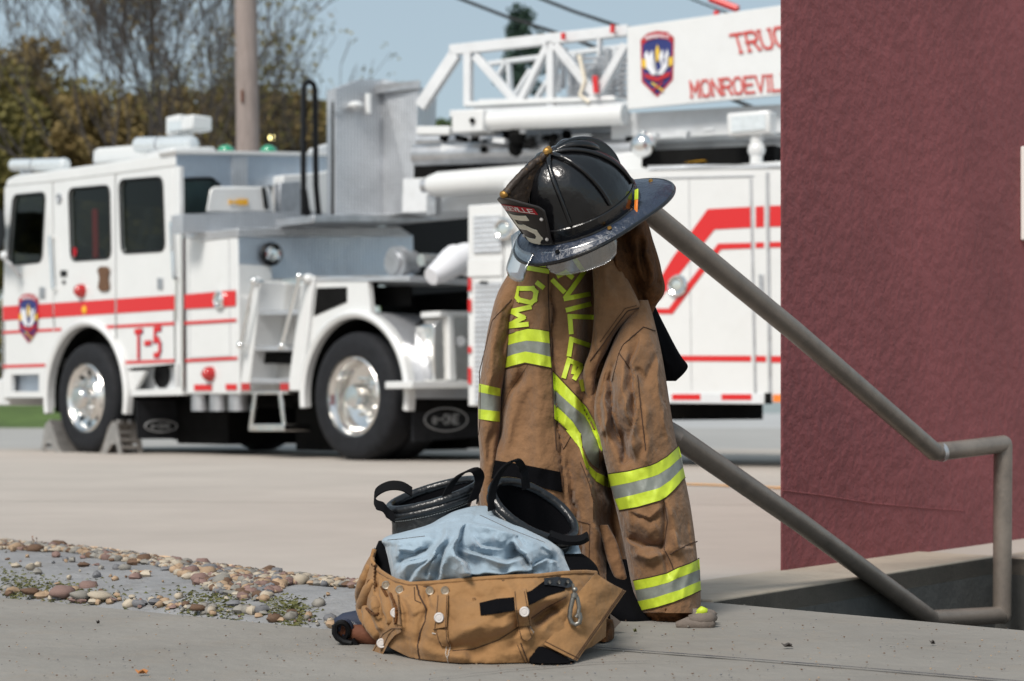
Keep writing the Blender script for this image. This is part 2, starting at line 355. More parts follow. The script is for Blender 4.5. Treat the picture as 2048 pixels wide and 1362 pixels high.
# hairline crack and specks on walkway
kind(strip('walkway_crack', [G(860,1362), G(1010,1345), G(1180, 1330), G(1300,1326)], .0022, .004, jm, jit=.003), 'structure')

for i, (a_, c_) in enumerate((((-9, 13.2), (9, 11.2)), ((-9, 9.6), (9, 7.6)))):
    kind(strip('apron_joint', [Vector((a_[0], a_[1], 0)), Vector((c_[0], c_[1], 0))], .012, .003, M['joint']), 'structure')
# grass bank beyond the road
def bank():
    b = MB(); P = []
    for i in range(14):
        t = i/13; y = 52+t*30; z = 1.05*min(1, t*3)**.8*(1 if i else 0)+t*.2-.02
        P.append([(x, y+1.5*noise.noise((x*.05, t, 0)), z+.15*noise.noise((x*.1, t*4, 3))*(i > 0)) for x in range(-128, -3, 4)])
    b.grid(P); return b.build('grass_bank', M['grass'])
kind(bank(), 'structure')

# stairwell
def wallq(b, a, c, z0, z1): b.add([(a[0],a[1],z0),(c[0],c[1],z0),(c[0],c[1],z1),(a[0],a[1],z1)], [[0,1,2,3]])
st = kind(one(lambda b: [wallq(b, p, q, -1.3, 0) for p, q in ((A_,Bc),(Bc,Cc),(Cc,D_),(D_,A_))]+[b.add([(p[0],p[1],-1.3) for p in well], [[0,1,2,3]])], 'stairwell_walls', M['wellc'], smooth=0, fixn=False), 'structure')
for i in range(5):
    a = A_+E1*(.30*i)+Vector((.02,-.01,0)); wv = (D_-A_)*.96
    def sb(b, a=a, i=i):
        q = [a, a+wv, a+wv+E1*.30, a+E1*.30]; z = -.17*(i+1)
        b.hexa([(p.x, p.y, -1.29) for p in q], [(p.x, p.y, z) for p in q])
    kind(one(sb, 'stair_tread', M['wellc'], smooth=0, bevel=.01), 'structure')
# kerb band round the stairwell (concrete, a hair proud)
NB = Vector((-.8, .6, 0))*.27
kb = MB()
q = [A_, Bc, Bc+NB+E1*.02, A_+NB]; kb.hexa([(p.x,p.y,-.05) for p in q], [(p.x,p.y,.006) for p in q])
Ev = (D_-A_).normalized()
q = [Bc+Ev*.003, Cc, Cc+E1*.28, Bc+E1*.28+NB*0]; kb.hexa([(p.x,p.y,-.05) for p in q], [(p.x,p.y,.005) for p in q])
kind(kb.build('stairwell_kerb', M['kerbc'], bevel=.004), 'structure')
# ------------------------------------------------------------------ red building
wa = Bc+NB+E1*.02; w0 = G(1561,1146)
bld = thing('red_building', 'dark rose stucco building wall at the right, beside the stairwell', 'building', w0)
def bw(b):
    p = [w0, w0+E1*4.5, w0+E1*4.5+Vector((-.6, 1.2, 0)), w0+Vector((.9, 5.6, 0))]
    p = [q-w0 for q in p]
    b.hexa([(q.x,q.y,-.02) for q in p], [(q.x,q.y,4.2) for q in p])
one(bw, 'wall', M['rose'], bld, smooth=0, bevel=.012)
# trowelled ridge running down the wall beside the stairs
nE = Vector((.8,-.6,0))
def onwall(px, py):
    dx = (px-1024)/F; # intersect ray with wall plane n.P = n.w0
    s = nE.dot(w0)/(nE.x*dx+nE.y); return Vector((s*dx, s, H-(py-HY)/F*s))
rp = [onwall(x, y)-w0+nE*.000 for x, y in ((1566,981),(1640,990),(1738,1006),(1850,1016),(1930,1022))]
one(lambda b: b.tube(rp, .0022, 6), 'trowel_ridge', M['rose'], bld)
pb = thing('wall_panel', 'pale edge of a small panel mounted on the red wall at the right border', 'panel')
pv = w0+E1*1.225+Ev*.24-Vector((0,0,0))
def pbx(b):
    q = [onwall(2040,400)+nE*.03, onwall(2120,400)+nE*.03, onwall(2120,400)+nE*.001, onwall(2040,400)+nE*.001]
    b.hexa([(p.x,p.y,Wp(0,480,6.2).z) for p in q], [(p.x,p.y,Wp(0,292,6.2).z) for p in q])
one(pbx, 'panel_face', M['wht'], pb, bevel=.004)
one(lambda b: b.sphere(onwall(2080,385)+nE*.034, .012, 10), 'mounting_bolt', M['grey'], pb)

# ------------------------------------------------------------------ handrail
hr = thing('handrail', 'grey painted pipe handrail sloping down into the stairwell', 'handrail', Vector((.215, 4.03, 0)))
ho = Vector(hr.location)
def rr(p): return p-ho
up = [Vector((.215,4.03,.86)), Vector((.23,4.03,.885)), Wp(1290,417,4.0), Wp(1590,663,4.42), Wp(1868,903,5.0)]
lo = [Vector((.215,4.03,.45)), Wp(1350,872,4.0), Wp(1600,1045,4.42), Wp(1862,1238,5.0)]
one(lambda b: b.tube([rr(p) for p in up], .0245, 20), 'upper_rail', M['rail'], hr)
one(lambda b: b.tube([rr(p) for p in lo], .0240, 20), 'lower_rail', M['rail'], hr)
e1, e2 = Wp(2006,888,5.22), Wp(2004,1230,5.22)
one(lambda b: (b.tube([rr(Wp(1868,903,5.0)), rr(Wp(1900,901,5.03)), rr(e1)], .0245, 20), b.sphere(rr(Wp(1868,903,5.0)), .0245, 16), b.sphere(rr(e1), .0247, 16)), 'rail_return', M['rail'], hr)
one(lambda b: b.tube([rr(e1), rr(e2)], .0255, 20), 'end_post', M['rail'], hr)
one(lambda b: (b.tube([rr(Wp(1862,1238,5.0)), rr(e2)], .024, 20), b.sphere(rr(e2), .0255, 16), b.sphere(rr(Wp(1862,1238,5.0)), .0242, 16)), 'rail_return', M['rail'], hr)
one(lambda b: b.tube([(0, 0, 0), rr(Vector((ho.x, ho.y, .86)))], .0245, 20), 'post', M['rail'], hr)
one(lambda b: b.tube([rr(Wp(1879,905,5.01)), rr(Wp(1886,903,5.015))], .0262, 20), 'weld_bead', M['grey'], hr)

# ------------------------------------------------------------------ fire truck
TR = Vector((-1.352, 16.4, 0)); ang = math.atan2(-.719, .695)
ca, sa = math.cos(ang), math.sin(ang); TX = Vector((ca, sa, 0)); TY = Vector((-sa, ca, 0))
truck = thing('fire_truck', 'white tractor drawn ladder fire truck with red stripes parked on the concrete apron', 'fire truck', TR, ang)
def ray(px, py): return Vector(((px-1024)/F, 1, -(py-HY)/F))
O_ = Vector((0, 0, H))
def S(px, py, v=0.0):
    d = ray(px, py); s = (v+TR.dot(TY))/d.dot(TY); p = O_+d*s-TR; return Vector((p.dot(TX), p.dot(TY), p.z))
def R(px, py, u=0.0):
    d = ray(px, py); s = (u+TR.dot(TX))/d.dot(TX); p = O_+d*s-TR; return Vector((p.dot(TX), p.dot(TY), p.z))
QR = Vector((-.366, 15.3, 0)); QX = Vector((.866, -.5, 0)); QY = Vector((.5, .866, 0))
trl_rot = math.atan2(-.5, .866)
def Q(px, py, v=0.0):          # trailer / ladder planes, expressed in the truck's own frame
    d = ray(px, py); s = (v+QR.dot(QY))/d.dot(QY); p = O_+d*s-TR; return Vector((p.dot(TX), p.dot(TY), p.z))
QXl = Vector((QX.dot(TX), QX.dot(TY), 0)); QYl = Vector((QY.dot(TX), QY.dot(TY), 0))
def rearq(b, pts, u, d=.04, m=0): plate(b, [R(x,y,u) for x,y in pts], (-d,0,0), m)
ur = S(353,400).x
def plate(b, pts, dv, m=0, n=None):          # pts: 3D loop ; thickness vector
    dv = Vector(dv); b.hexa([Vector(p) for p in pts], [Vector(p)+dv for p in pts], m)
def rayhit(c, a, poly):
    dx, dz = math.cos(a), math.sin(a); best = None
    for i in range(len(poly)):
        p, q = poly[i-1], poly[i]; ex, ez = q[0]-p[0], q[1]-p[1]; den = dx*ez-dz*ex
        if abs(den) < 1e-12: continue
        t = ((p[0]-c[0])*ez-(p[1]-c[1])*ex)/den; s = ((p[0]-c[0])*dz-(p[1]-c[1])*dx)/den
        if t > 0 and -1e-6 <= s <= 1+1e-6 and (best is None or t < best): best = t
    return (c[0]+dx*best, c[1]+dz*best)
def roundpoly(pts, r, n=5):
    out = []; N = len(pts)
    for i in range(N):
        p = Vector(pts[i]); a = Vector(pts[i-1]); c = Vector(pts[(i+1)%N]); u1 = (a-p).normalized(); u2 = (c-p).normalized()
        for k in range(n+1):
            t = k/n; out.append(tuple((p+u1*r)*(1-t)**2+p*2*t*(1-t)+(p+u2*r)*t**2))
    return out
def holed(b, outer, inner, v0, v1, m=0):         # outer, inner (u,z) convex loops
    c = (sum(p[0] for p in inner)/len(inner), sum(p[1] for p in inner)/len(inner))
    A = sorted([2*PI*k/64 for k in range(64)]+[math.atan2(p[1]-c[1], p[0]-c[0])%(2*PI) for p in outer])
    o = [rayhit(c, a, outer) for a in A]; i = [rayhit(c, a, inner) for a in A]
    rows = [[(p[0], v0, p[1]) for p in o], [(p[0], v0, p[1]) for p in i], [(p[0], v1, p[1]) for p in i], [(p[0], v1, p[1]) for p in o]]
    rows.append(rows[0]); b.grid(rows, m, closeu=True)
def sp(pts, v=0.0): return [(lambda q: (q.x, q.z))(S(x, y, v)) for x, y in pts]

fw = Vector((S(175, 795).x, 0, .575)); rw = Vector((S(712, 795).x, 0, .565))
# --- cab doors with window openings
def door(name, o, i, handle=None, latch=None, label=None):
    inn = roundpoly(sp(i), .09); d = one(lambda b: holed(b, sp(o), inn, 0, .05), name, M['white'], truck, bevel=.006)
    one(lambda b: b.hexa([(p[0], .022, p[1]) for p in inn], [(p[0], .028, p[1]) for p in inn]), 'window', M['glass'], d, smooth=0)
    c = (sum(p[0] for p in inn)/len(inn), sum(p[1] for p in inn)/len(inn))
    def fr(b):
        b.tube([(p[0], -.002, p[1]) for p in inn], .014, 6, close=True)
    one(fr, 'window_frame', M['black'], d)
    if handle:
        a, z = S(*handle[0], -.05), S(*handle[1], -.05)
        one(lambda b: (b.tube([a, z], .017, 8), b.tube([a, a+Vector((0,.06,0))], .02, 8), b.tube([z, z+Vector((0,.06,0))], .02, 8)), 'grab_handle', M['chrome'], d)
    if latch:
        x, y = latch; one(lambda b: (plate(b, [S(x-5,y-12,-.001),S(x+6,y-12,-.001),S(x+6,y+11,-.001),S(x-5,y+11,-.001)], (0,-.012,0))), 'latch', M['grey'], d, bevel=.004)
    if label: d['label'] = label
    return d
g = 1.0
door('door', [(9,374),(104,365),(106.5,631),(7,641)], [(27,391),(91,385),(84,523),(17,530)], ((99,474),(105,577)), (85,586))
door('door', [(107,365),(229,349),(231,626),(108.5,631)], [(138,378),(219,371),(222,516),(143,521)])
door('door', [(232,349),(345,334),(348,618),(233,626)], [(239,361),(325,354),(330,501),(244,506)], ((341,446),(347,556)), (321,568))
# lower side with wheel cut-out
def arcpts(c, r, a0, a1, n=24): return [(c[0]+r*math.cos(math.radians(a0+(a1-a0)*k/n)), c[2]+r*math.sin(math.radians(a0+(a1-a0)*k/n))) for k in range(n+1)]
AR = abs(S(250,795).x-fw.x)*1.0+.03
def zat(px, py): q = S(px, py); return (q.x, q.z)
def low(b):
    zb = zat(180, 795)[1]; fa = arcpts(fw, AR, 180+8, -8)
    pts = [zat(5, 641.5), zat(5, 741), zat(86, 738), zat(86, 795)]
    pts = pts[:4]+[(fw.x-AR-.02, zb)]+fa+[(fw.x+AR+.02, zat(300,735)[1]), zat(352, 727), zat(352, 618.5)]
    b.hexa([(p[0], 0, p[1]) for p in pts], [(p[0], .05, p[1]) for p in pts])
one(low, 'cab_side', M['white'], truck, smooth=0)
one(lambda b: (plate(b, [S(5,741),S(86,738),S(86,748),S(5,750)], (0,.05,0)), plate(b, [S(5,748),S(22,748),S(22,795),S(5,795)], (0,.05,0)), plate(b, [S(22,783),S(86,783),S(86,795),S(22,795)], (0,.3,0)), plate(b, [S(78,748),S(86,748),S(86,783),S(78,783)], (0,.05,0))), 'step_frame', M['white'], truck, bevel=.008)
one(lambda b: plate(b, [S(20,744,.09),S(84,744,.09),S(84,788,.09),S(20,788,.09)], (0,.02,0)), 'step_grille', M['tread'], truck)
# rear sill pocket behind the front wheel
one(lambda b: (plate(b, [S(262,780),S(362,776),S(364,790),S(262,793)], (0,.3,0)), plate(b, [S(350,728),S(364,727),S(364,777),S(350,779)], (0,.06,0)), plate(b, [S(255,742),S(290,742),S(268,782),S(258,782)], (0,.05,0))), 'sill', M['white'], truck, bevel=.006)
one(lambda b: plate(b, [S(258,735,.16),S(356,730,.16),S(356,785,.16),S(258,788,.16)], (0,.02,0)), 'sill_pocket', M['white2'], truck)
one(lambda b: b.lathe_y((S(325,750,.15).x, .15, S(325,750,.15).z), [(.0,0),(.12,0),(.13,-.02),(.13,.01)], 24), 'filler_port', M['black'], truck)
# fender ring
def fender(name, c, r0, r1, v0, v1, m, a0=196, a1=-16):
    def f(b):
        P = []
        for k in range(41):
            a = math.radians(a0+(a1-a0)*k/40); cs, sn = math.cos(a), math.sin(a)
            P.append([(c[0]+r*cs, v, c[2]+r*sn) for r, v in ((r0,v1),(r0,v0+.01),(r0+.01,v0),((r0+r1)/2,v0-.012),(r1-.01,v0),(r1,v0+.01),(r1,v1),(r0,v1))])
        b.grid(P)
    return one(f, name, M[m], truck)
fender('front_fender', fw, AR, AR+.075, -.05, .03, 'white', 192, -12)
one(lambda b: (b.lathe_y((fw.x,0,fw.z), [(AR+.005,0.05),(AR+.005,.75)], 30, 0, None, math.radians(-12), math.radians(192)), b.box((fw.x-AR-.02,.74,.45), (fw.x+AR+.02,.77,1.55))), 'wheel_well', M['dark'], truck)
# --- rest of the cab shell
def cabtop(px, py, v=0): q = S(px, py, v); return q
def roof(b):
    prof = [S(9,374), S(14,358), S(30,350), S(60,346.5), S(200,327), S(340,304), S(350,306), S(352,333), S(345,334), S(229,349), S(106,365)]
    b.hexa([(p.x, 0, p.z) for p in prof], [(p.x, 2.42, p.z) for p in prof])
one(roof, 'cab_roof', M['white'], truck, bevel=.02, smooth=30)
u0 = S(5,500).x; u1 = S(352,500).x; uc = S(362,500).x
zr = S(9,374).z
one(lambda b: plate(b, [S(345,334),S(358,332),S(362,775),S(349,776)], (0,.06,0)), 'rear_corner_post', M['white'], truck, bevel=.008)
one(lambda b: (b.tube([S(366,465,-.01), S(367,775,-.01)], .018, 8), b.tube([S(352,560,-.02), S(352,640,-.02)], .01, 6)), 'corner_trim', M['chrome'], truck)
# front face: angled windscreen and nose
one(lambda b: (b.hexa([(u0-.02,.0,.55),(u0-.02,2.42,.55),(u0+.06,2.42,.55),(u0+.06,0,.55)], [(u0-.02,.0,1.75),(u0-.02,2.42,1.75),(u0+.06,2.42,1.75),(u0+.06,0,1.75)]), b.box((u0-.35,.1,.5),(u0-.03,2.32,.8))), 'cab_front', M['white'], truck, bevel=.02)
one(lambda b: b.box((u0, .08, 1.75), (u0+.03, 2.34, zr)), 'windscreen', M['glass'], truck, smooth=0)
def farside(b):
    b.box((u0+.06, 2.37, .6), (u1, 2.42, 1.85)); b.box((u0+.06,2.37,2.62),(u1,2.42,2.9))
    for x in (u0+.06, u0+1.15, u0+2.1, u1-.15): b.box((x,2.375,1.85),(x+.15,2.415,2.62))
one(farside, 'shaded_far_side', M['dark'], truck)  # side made black, so the cab interior's shade is in the colour
one(lambda b: b.box((u0+.06,.055,zr-.07),(u1-.05,2.36,zr-.04)), 'shade_headliner', M['dark'], truck)  # dark board added to shade the cab interior seen through the windows
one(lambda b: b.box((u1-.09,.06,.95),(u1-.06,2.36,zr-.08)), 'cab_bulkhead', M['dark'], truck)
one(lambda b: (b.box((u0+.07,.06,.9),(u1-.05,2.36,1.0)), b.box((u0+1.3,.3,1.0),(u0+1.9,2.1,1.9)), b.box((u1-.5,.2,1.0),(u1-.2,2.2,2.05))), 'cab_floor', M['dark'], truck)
for x in (u0+.45, u0+2.1):
    for y in (.25, 1.6): one(lambda b: (b.box((x,y,1.0),(x+.45,y+.5,1.55)), b.box((x+.4,y,1.5),(x+.52,y+.5,2.25))), 'seat', M['seat'], truck, bevel=.05)
one(lambda b: plate(b, [S(184,418,.06),S(193,418,.06),S(195,520,.06),S(186,520,.06)], (0,.02,0)), 'seat_belt', M['red'], truck)
one(lambda b: b.lathe_y(tuple(S(148.5,504,.02)), [(0,-.002),(.05,-.002),(.05,.0)], 20), 'window_sticker', M['shred'], truck)
# --- rear wall of the cab (faces backwards)
ur = S(353,400).x
one(lambda b: rearq(b, [(354,305),(668,309),(668,372),(500,372),(500,640),(356,640)], ur, .05), 'cab_rear_wall', M['tread'], truck, smooth=0)
one(lambda b: rearq(b, [(349,300),(660,305),(668,312),(354,308)], ur+.03, .3), 'roof_lip', M['white'], truck, bevel=.006)
one(lambda b: rearq(b, [(464,312),(495,312),(495,374),(466,374)], ur+.012, .01), 'light_panel', M['tread2'], truck)
one(lambda b: b.hexa(*[[tuple(R(x,y,ur+.01+k)) for x,y in [(363,470),(361,372),(366,358),(424,357),(436,366),(440,470)]] for k in (0,.015)]), 'rear_window', M['glass'], truck, smooth=0)
one(lambda b: b.tube([tuple(R(x,y,ur+.03)) for x,y in [(363,470),(361,372),(366,358),(424,357),(438,368),(440,470)]], .016, 6, close=True), 'rear_window_frame', M['black'], truck)
# --- roof equipment
one(lambda b: (b.hexa(*[[tuple(S(x,y,v)) for x,y in [(187,328),(187,302),(196,296),(262,291),(272,294),(345,297),(345,304),(272,318)]] for v in (.5,2.0)]), ), 'roof_cap', M['white'], truck, bevel=.02)
one(lambda b: rearq(b, [(346,306),(347,295),(430,293),(434,306)], ur-.1, .5), 'roof_hatch', M['white'], truck, bevel=.02)
def lightbar(px0, px1, py, v, r):
    a, c = S(px0, py, v), S(px1, py-3, v)
    o = one(lambda b: (b.tube([a+Vector((.0,0,0)), a+Vector((.03,0,0)), c-Vector((.03,0,0)), c], [r*.6, r, r, r*.6], 14)), 'light_bar', M['lens'], truck)
    one(lambda b: (b.box(a+Vector((.25,-.05,-r-.1)), a+Vector((.32,.05,-r+.01))), b.tube([a.lerp(c,.42), a.lerp(c,.45)], r*1.03, 14)), 'bracket', M['grey'], o)
lightbar(25, 133, 331, .25, .07); lightbar(275, 388, 291, .35, .085)
one(lambda b: (b.box(S(331,271,.75), S(390,232,.95)), b.box(S(385,258,.72), S(401,238,.97))), 'flood_light', M['white'], truck, bevel=.02)
one(lambda b: plate(b, [S(337,263,.745),S(377,258,.745),S(377,240,.745),S(337,243,.745)], (0,-.01,0)), 'flood_lens', M['lens'], truck)
one(lambda b: b.tube([S(376,306,.85), S(376,262,.85)], .04, 10), 'flood_light_post', M['white'], truck)
for x in (452, 537): one(lambda b: b.sphere(R(x,303,ur-.3), (.09,.09,.07), 14), 'green_beacon', M['green'], truck)
one(lambda b: b.hexa(*[[tuple(R(x,y,ur-.5+k)) for x,y in [(615,312),(618,298),(650,288),(676,288),(676,312)]] for k in (0,.4)]), 'roof_box', M['white2'], truck, bevel=.02)
# mirror
one(lambda b: (b.hexa(*[[tuple(S(x,y,v)) for x,y in [(-26,420),(2,418),(9,430),(11,470),(3,503),(-26,503)]] for v in (-.28,-.14)])), 'mirror', M['black'], truck, bevel=.02)
one(lambda b: (b.tube([S(10,520,-.25), S(20,528,-.2), S(38,549,-.02)], .022, 8), b.sphere(S(8,511,-.25), (.06,.04,.05), 12), b.sphere(S(38,549,-.01), .035, 10)), 'mirror_arm', M['white2'], truck)
# --- side markings
def sidestrip(name, pts_top, pts_bot, m, v=-.006, th=.002, frame=S):
    def f(b):
        n = len(pts_top)
        P = [[frame(*pts_top[i], v), frame(*pts_bot[i], v)] for i in range(n)]
        b.grid(P)
    return one(f, name, M[m], truck, smooth=0)
def sy(l, x): (x0,y0),(x1,y1) = l; return y0+(y1-y0)*(x-x0)/(x1-x0)
T1, B1 = ((5,613),(350,590)), ((5,641),(350,619.5)); T2, B2 = ((0,662.5),(359,643)), ((0,668),(359,649.5)); T3, B3 = ((8,730),(359,718)), ((8,736),(359,724))
for a, c in ((5.5,105.5),(108,229.5),(233,349)): sidestrip('red_stripe', [(a,sy(T1,a)),(c,sy(T1,c))], [(a,sy(B1,a)),(c,sy(B1,c))], 'red')
for a, c in ((5.5,105.5),(108,122),(206,229.5),(233,349)): sidestrip('thin_red_stripe', [(a,sy(T2,a)),(c,sy(T2,c))], [(a,sy(B2,a)),(c,sy(B2,c))], 'red')
for a, c in ((5.5,90),(251,349)): sidestrip('thin_red_stripe', [(a,sy(T3,a)),(c,sy(T3,c))], [(a,sy(B3,a)),(c,sy(B3,c))], 'red')
for x,y0,x2,y1 in ((106.3,631,109,655),(231.5,626,233,712),(348,618,350,725),(8,641,9,740)): one(lambda b: b.add([S(x-.8,y0,-.004),S(x+.8,y0,-.004),S(x2+.8,y1,-.004),S(x2-.8,y1,-.004)], [[0,1,2,3]]), 'door_gap', M['dark'], truck, smooth=0)
def letters(name, txt, fr, p0, pw, ph, v, h, wch, gap, wd, serif=0, m='red', par=None, dv=-.0006):
    """p0 px of baseline start, pw px of baseline end for unit width vector, ph px of top"""
    a, bx, tz = fr(*p0, v), fr(*pw, v), fr(*ph, v); tot = sum((wch*.25 if c == 'I' else wch*.7 if c == ' ' else wch)+(0 if c == ' ' else gap) for c in txt)-gap
    ux = (bx-a)/tot; uz = (tz-a)/h; nn = ux.cross(uz).normalized()
    if nn.y > 0: nn = -nn
    return one(lambda b: lettering(b, txt, lambda x, y, k: a+ux*x+uz*y+nn*(.0008*k), h, wch, gap, wd, serif), name, M[m], par or truck, smooth=0)
letters('unit_number_shadow', 'T-5', S, (272.5,715.5), (321.5,710.5), (272.5,664.5), -.0045, 1, .50, .30, .20, .10, 'blue')
letters('unit_number', 'T-5', S, (271,714), (320,709), (271,663), -.010, 1, .50, .30, .20, .10)
# badge on door and sign
def badge(name, fr, x0, x1, y0, y1, v, parent=truck, tilt=0):
    def q(x, y, k): return fr(x0+(x1-x0)*x, y0+(y1-y0)*y+tilt*x, v-.003*k)
    def poly(b, pts, k, m): b.add([q(x,y,k) for x,y in pts], [list(range(len(pts)))], m)
    def f(b):
        out = [(0,.12),(.2,.03),(.5,0),(.8,.03),(1,.12),(.97,.75),(.5,1),(.03,.75)]
        poly(b, out, 0, 1); poly(b, [(.5+(x-.5)*.88, .5+(y-.5)*.92) for x,y in out], 1, 0)
        poly(b, [(.04,.13),(.22,.05),(.5,.03),(.78,.05),(.96,.13),(.95,.20),(.78,.135),(.5,.11),(.22,.135),(.05,.20)], 2, 1)
        for k, (c, w_) in enumerate(((.2,.09),(.35,.1),(.65,.1),(.8,.09))): poly(b, [(c-w_,.34+.02*k),(c,.28),(c+w_*.4,.36),(.62 if c>.5 else .38,.58),(.5,.62),(c-w_*.2,.56)], 3, 2)
        poly(b, [(.22,.42),(.5,.66),(.78,.42),(.80,.55),(.66,.66),(.34,.66),(.20,.55)], 4, 2)
        poly(b, [(.44,.30),(.5,.20),(.57,.30),(.53,.46),(.46,.46)], 5, 3); poly(b, [(.04,.40),(.16,.42),(.16,.56),(.04,.52)], 4, 3); poly(b, [(.84,.42),(.96,.40),(.96,.52),(.84,.56)], 4, 3)
        poly(b, [(.12,.62),(.5,.70),(.88,.62),(.88,.69),(.5,.77),(.12,.69)], 5, 1)
        poly(b, [(.3,.78),(.36,.77),(.7,.90),(.66,.92)], 5, 3); poly(b, [(.7,.78),(.64,.77),(.3,.90),(.34,.92)], 6, 1)
        # tiny white lettering in the red arc
        t = MB(); lettering(t, 'MONROEVILLE', lambda x, y, k: q(.16+x*.078, .12-y*.045-.02*math.sin(PI*x/8.7), 6+.1*k), 1, .65, .22, .2)
        b.add(t.v, t.f, 2)
    return one(f, name, [M['blue'], M['shred'], M['pale'], M['yellow']], parent, smooth=0)
badge('door_badge', S, 37, 76, 587, 686, -.012)
one(lambda b: b.hexa(*[[tuple(S(x,y,v)) for x,y in [(194,539),(200,533),(214,533),(219,539),(216,556),(219,576),(213,583),(201,583),(195,576),(198,556)]] for v in (-.004,-.02)]), 'bronze_plaque', M['bronze'], truck, bevel=.004)
one(lambda b: b.lathe_y(tuple(S(119,397,-.001)), [(0,-.012),(.028,-.012),(.034,-.02),(.05,-.02),(.055,0)], 20), 'round_emblem', M['grey'], truck)
one(lambda b: (plate(b, [S(122,541,-.001),S(134,541,-.001),S(134,553,-.001),S(122,553,-.001)], (0,-.01,0)), plate(b, [S(126,561,-.001),S(131,561,-.001),S(131,568,-.001),S(126,568,-.001)], (0,-.01,0))), 'lock', M['black'], truck)
def dome(px, py, r=.075):
    c = S(px, py, 0); o = one(lambda b: b.lathe_y(tuple(c), [(0,-.09),(r*.5,-.087),(r*.85,-.06),(r,-.02),(r,0)], 18), 'marker_light', M['redlens'], truck)
dome(165, 582); dome(422, 748)
def roundlamp(c, r, par=truck, ax='y'):
    def f(b):
        pr = [(0,-.035),(r*.45,-.03),(r*.62,-.012),(r*.62,-.03),(r*.8,-.04),(r,-.03),(r,0)]
        if ax == 'y': b.lathe_y(tuple(c), pr, 24)
        else:
            t = MB(); t.lathe_y((0,0,0), pr, 24); b.add([(c[0]-p[1], c[1]+p[0], c[2]+p[2]) for p in t.v], t.f)
    return one(f, 'round_lamp', M['chrome'], par)
roundlamp(S(441,600,-.008), .085)
one(lambda b: b.lathe_y(tuple(S(168,620,-.008)), [(0,-.02),(.03,-.01),(.045,0)], 14), 'side_marker', M['amber'], truck)
# --- compartment behind the cab
one(lambda b: plate(b, [S(371,463),S(475,463),S(480,788),S(373,788)], (0,.4,0)), 'side_compartment', M['white'], truck, bevel=.01)
def frame_line(b, pts, v, r): b.tube([S(x,y,v) for x,y in pts], r, 5, close=True)
one(lambda b: frame_line(b, [(378,478),(458,474),(461,712),(380,716)], -.001, .006), 'compartment_door_seam', M['grey'], truck)
one(lambda b: (plate(b, [S(370,462,-.01),S(476,462,-.01),S(476,474,-.01),S(370,474,-.01)], (0,.02,0))), 'compartment_lip', M['tread2'], truck)
sidestrip('red_stripe', [(369,589),(471,580)], [(369,618),(471,612)], 'red', -.012)
sidestrip('thin_red_stripe', [(369,643),(472,637)], [(369,649),(472,643)], 'red', -.012)
sidestrip('thin_red_stripe', [(371,718.5),(474,713)], [(371,724),(474,719)], 'red', -.012)
for x,x2,o_ in ((388,423,1),(451,473,0)): one(lambda b: b.add([S(x,768+o_,-.012),S(x2,768+o_,-.012),S(x2,780+o_,-.012),S(x,780+o_,-.012)], [[0,1,2,3]]), 'reflective_tape', M['red'], truck, smooth=0)
# front treadplate box over the compartment (rear-facing wall)
ub = S(476,500).x
one(lambda b: rearq(b, [(477,470),(826,470),(828,553),(478,560)], ub, .6), 'rear_locker', M['tread'], truck, smooth=0)
one(lambda b: rearq(b, [(475,456),(800,453),(826,472),(477,474)], ub+.02, .64), 'locker_lid', M['tread2'], truck, bevel=.008)
roundlamp(R(544,508,ub+.01), .10, ax='x'); 
one(lambda b: b.tube([R(544+17*math.cos(a),508+19*math.sin(a),ub+.03) for a in [2*PI*k/20 for k in range(20)]], .022, 6, close=True), 'lamp_gasket', M['black'], truck)
# upper deck steps and engine cover between cab and locker
ud = (ur+ub)/2
one(lambda b: rearq(b, [(366,428),(470,424),(640,424),(700,440),(700,462),(366,466)], ud, .2), 'deck_step', M['tread2'], truck, smooth=0)
one(lambda b: (b.hexa(*[[tuple(R(x,y,ud-.25+k)) for x,y in [(412,424),(420,380),(427,373),(535,373),(541,380),(548,424)]] for k in (0,.2)])), 'engine_cover', M['white'], truck, bevel=.02)
one(lambda b: [rearq(b, q_, ud-.03, .01) for q_ in ([(459,399),(465,402),(470,402),(476,399),(476,409),(470,406),(465,406),(459,409)], [(478,398),(484,398),(484,410),(478,410)], [(486,398),(491,398),(491,410),(486,410)], [(492.5,398),(496,398),(496,410),(492.5,410)])], 'amber_marking', M['amber'], truck, smooth=0)
one(lambda b: rearq(b, [(524,374),(531,374),(538,418),(530,418)], ud-.025, .01), 'cover_strap', M['black'], truck)
one(lambda b: rearq(b, [(566,350),(640,345),(668,338),(668,432),(566,432)], ud-.35, .3), 'white_cabinet', M['white'], truck, bevel=.015)
one(lambda b: rearq(b, [(560,365),(600,362),(606,430),(560,430)], ud-.2, .1), 'side_cabinet', M['grey'], truck, bevel=.01)
# --- black bent rails
def railb(x0, x1, yt, yb, u):
    return one(lambda b: (b.tube([R(x0,yb,u),R(x0,yt+12,u),R(x0+3,yt+2,u),R((x0+x1)/2,yt-2,u),R(x1-3,yt+3,u),R(x1,yt+14,u),R(x1+2,yb-60,u),R(x1+8,yb+8,u)], .028, 8), b.tube([R(x0,yb-50,u),R(x0+6,yb-10,u),R(x0+10,yb,u)], .035, 8)), 'grab_rail', M['black'], truck)
railb(607, 630, 165, 430, ub+.3)
one(lambda b: b.tube([R(671,190,ub+.3),R(667,210,ub+.3),R(666,430,ub+.3)], .02, 8), 'grab_rail', M['black'], truck)
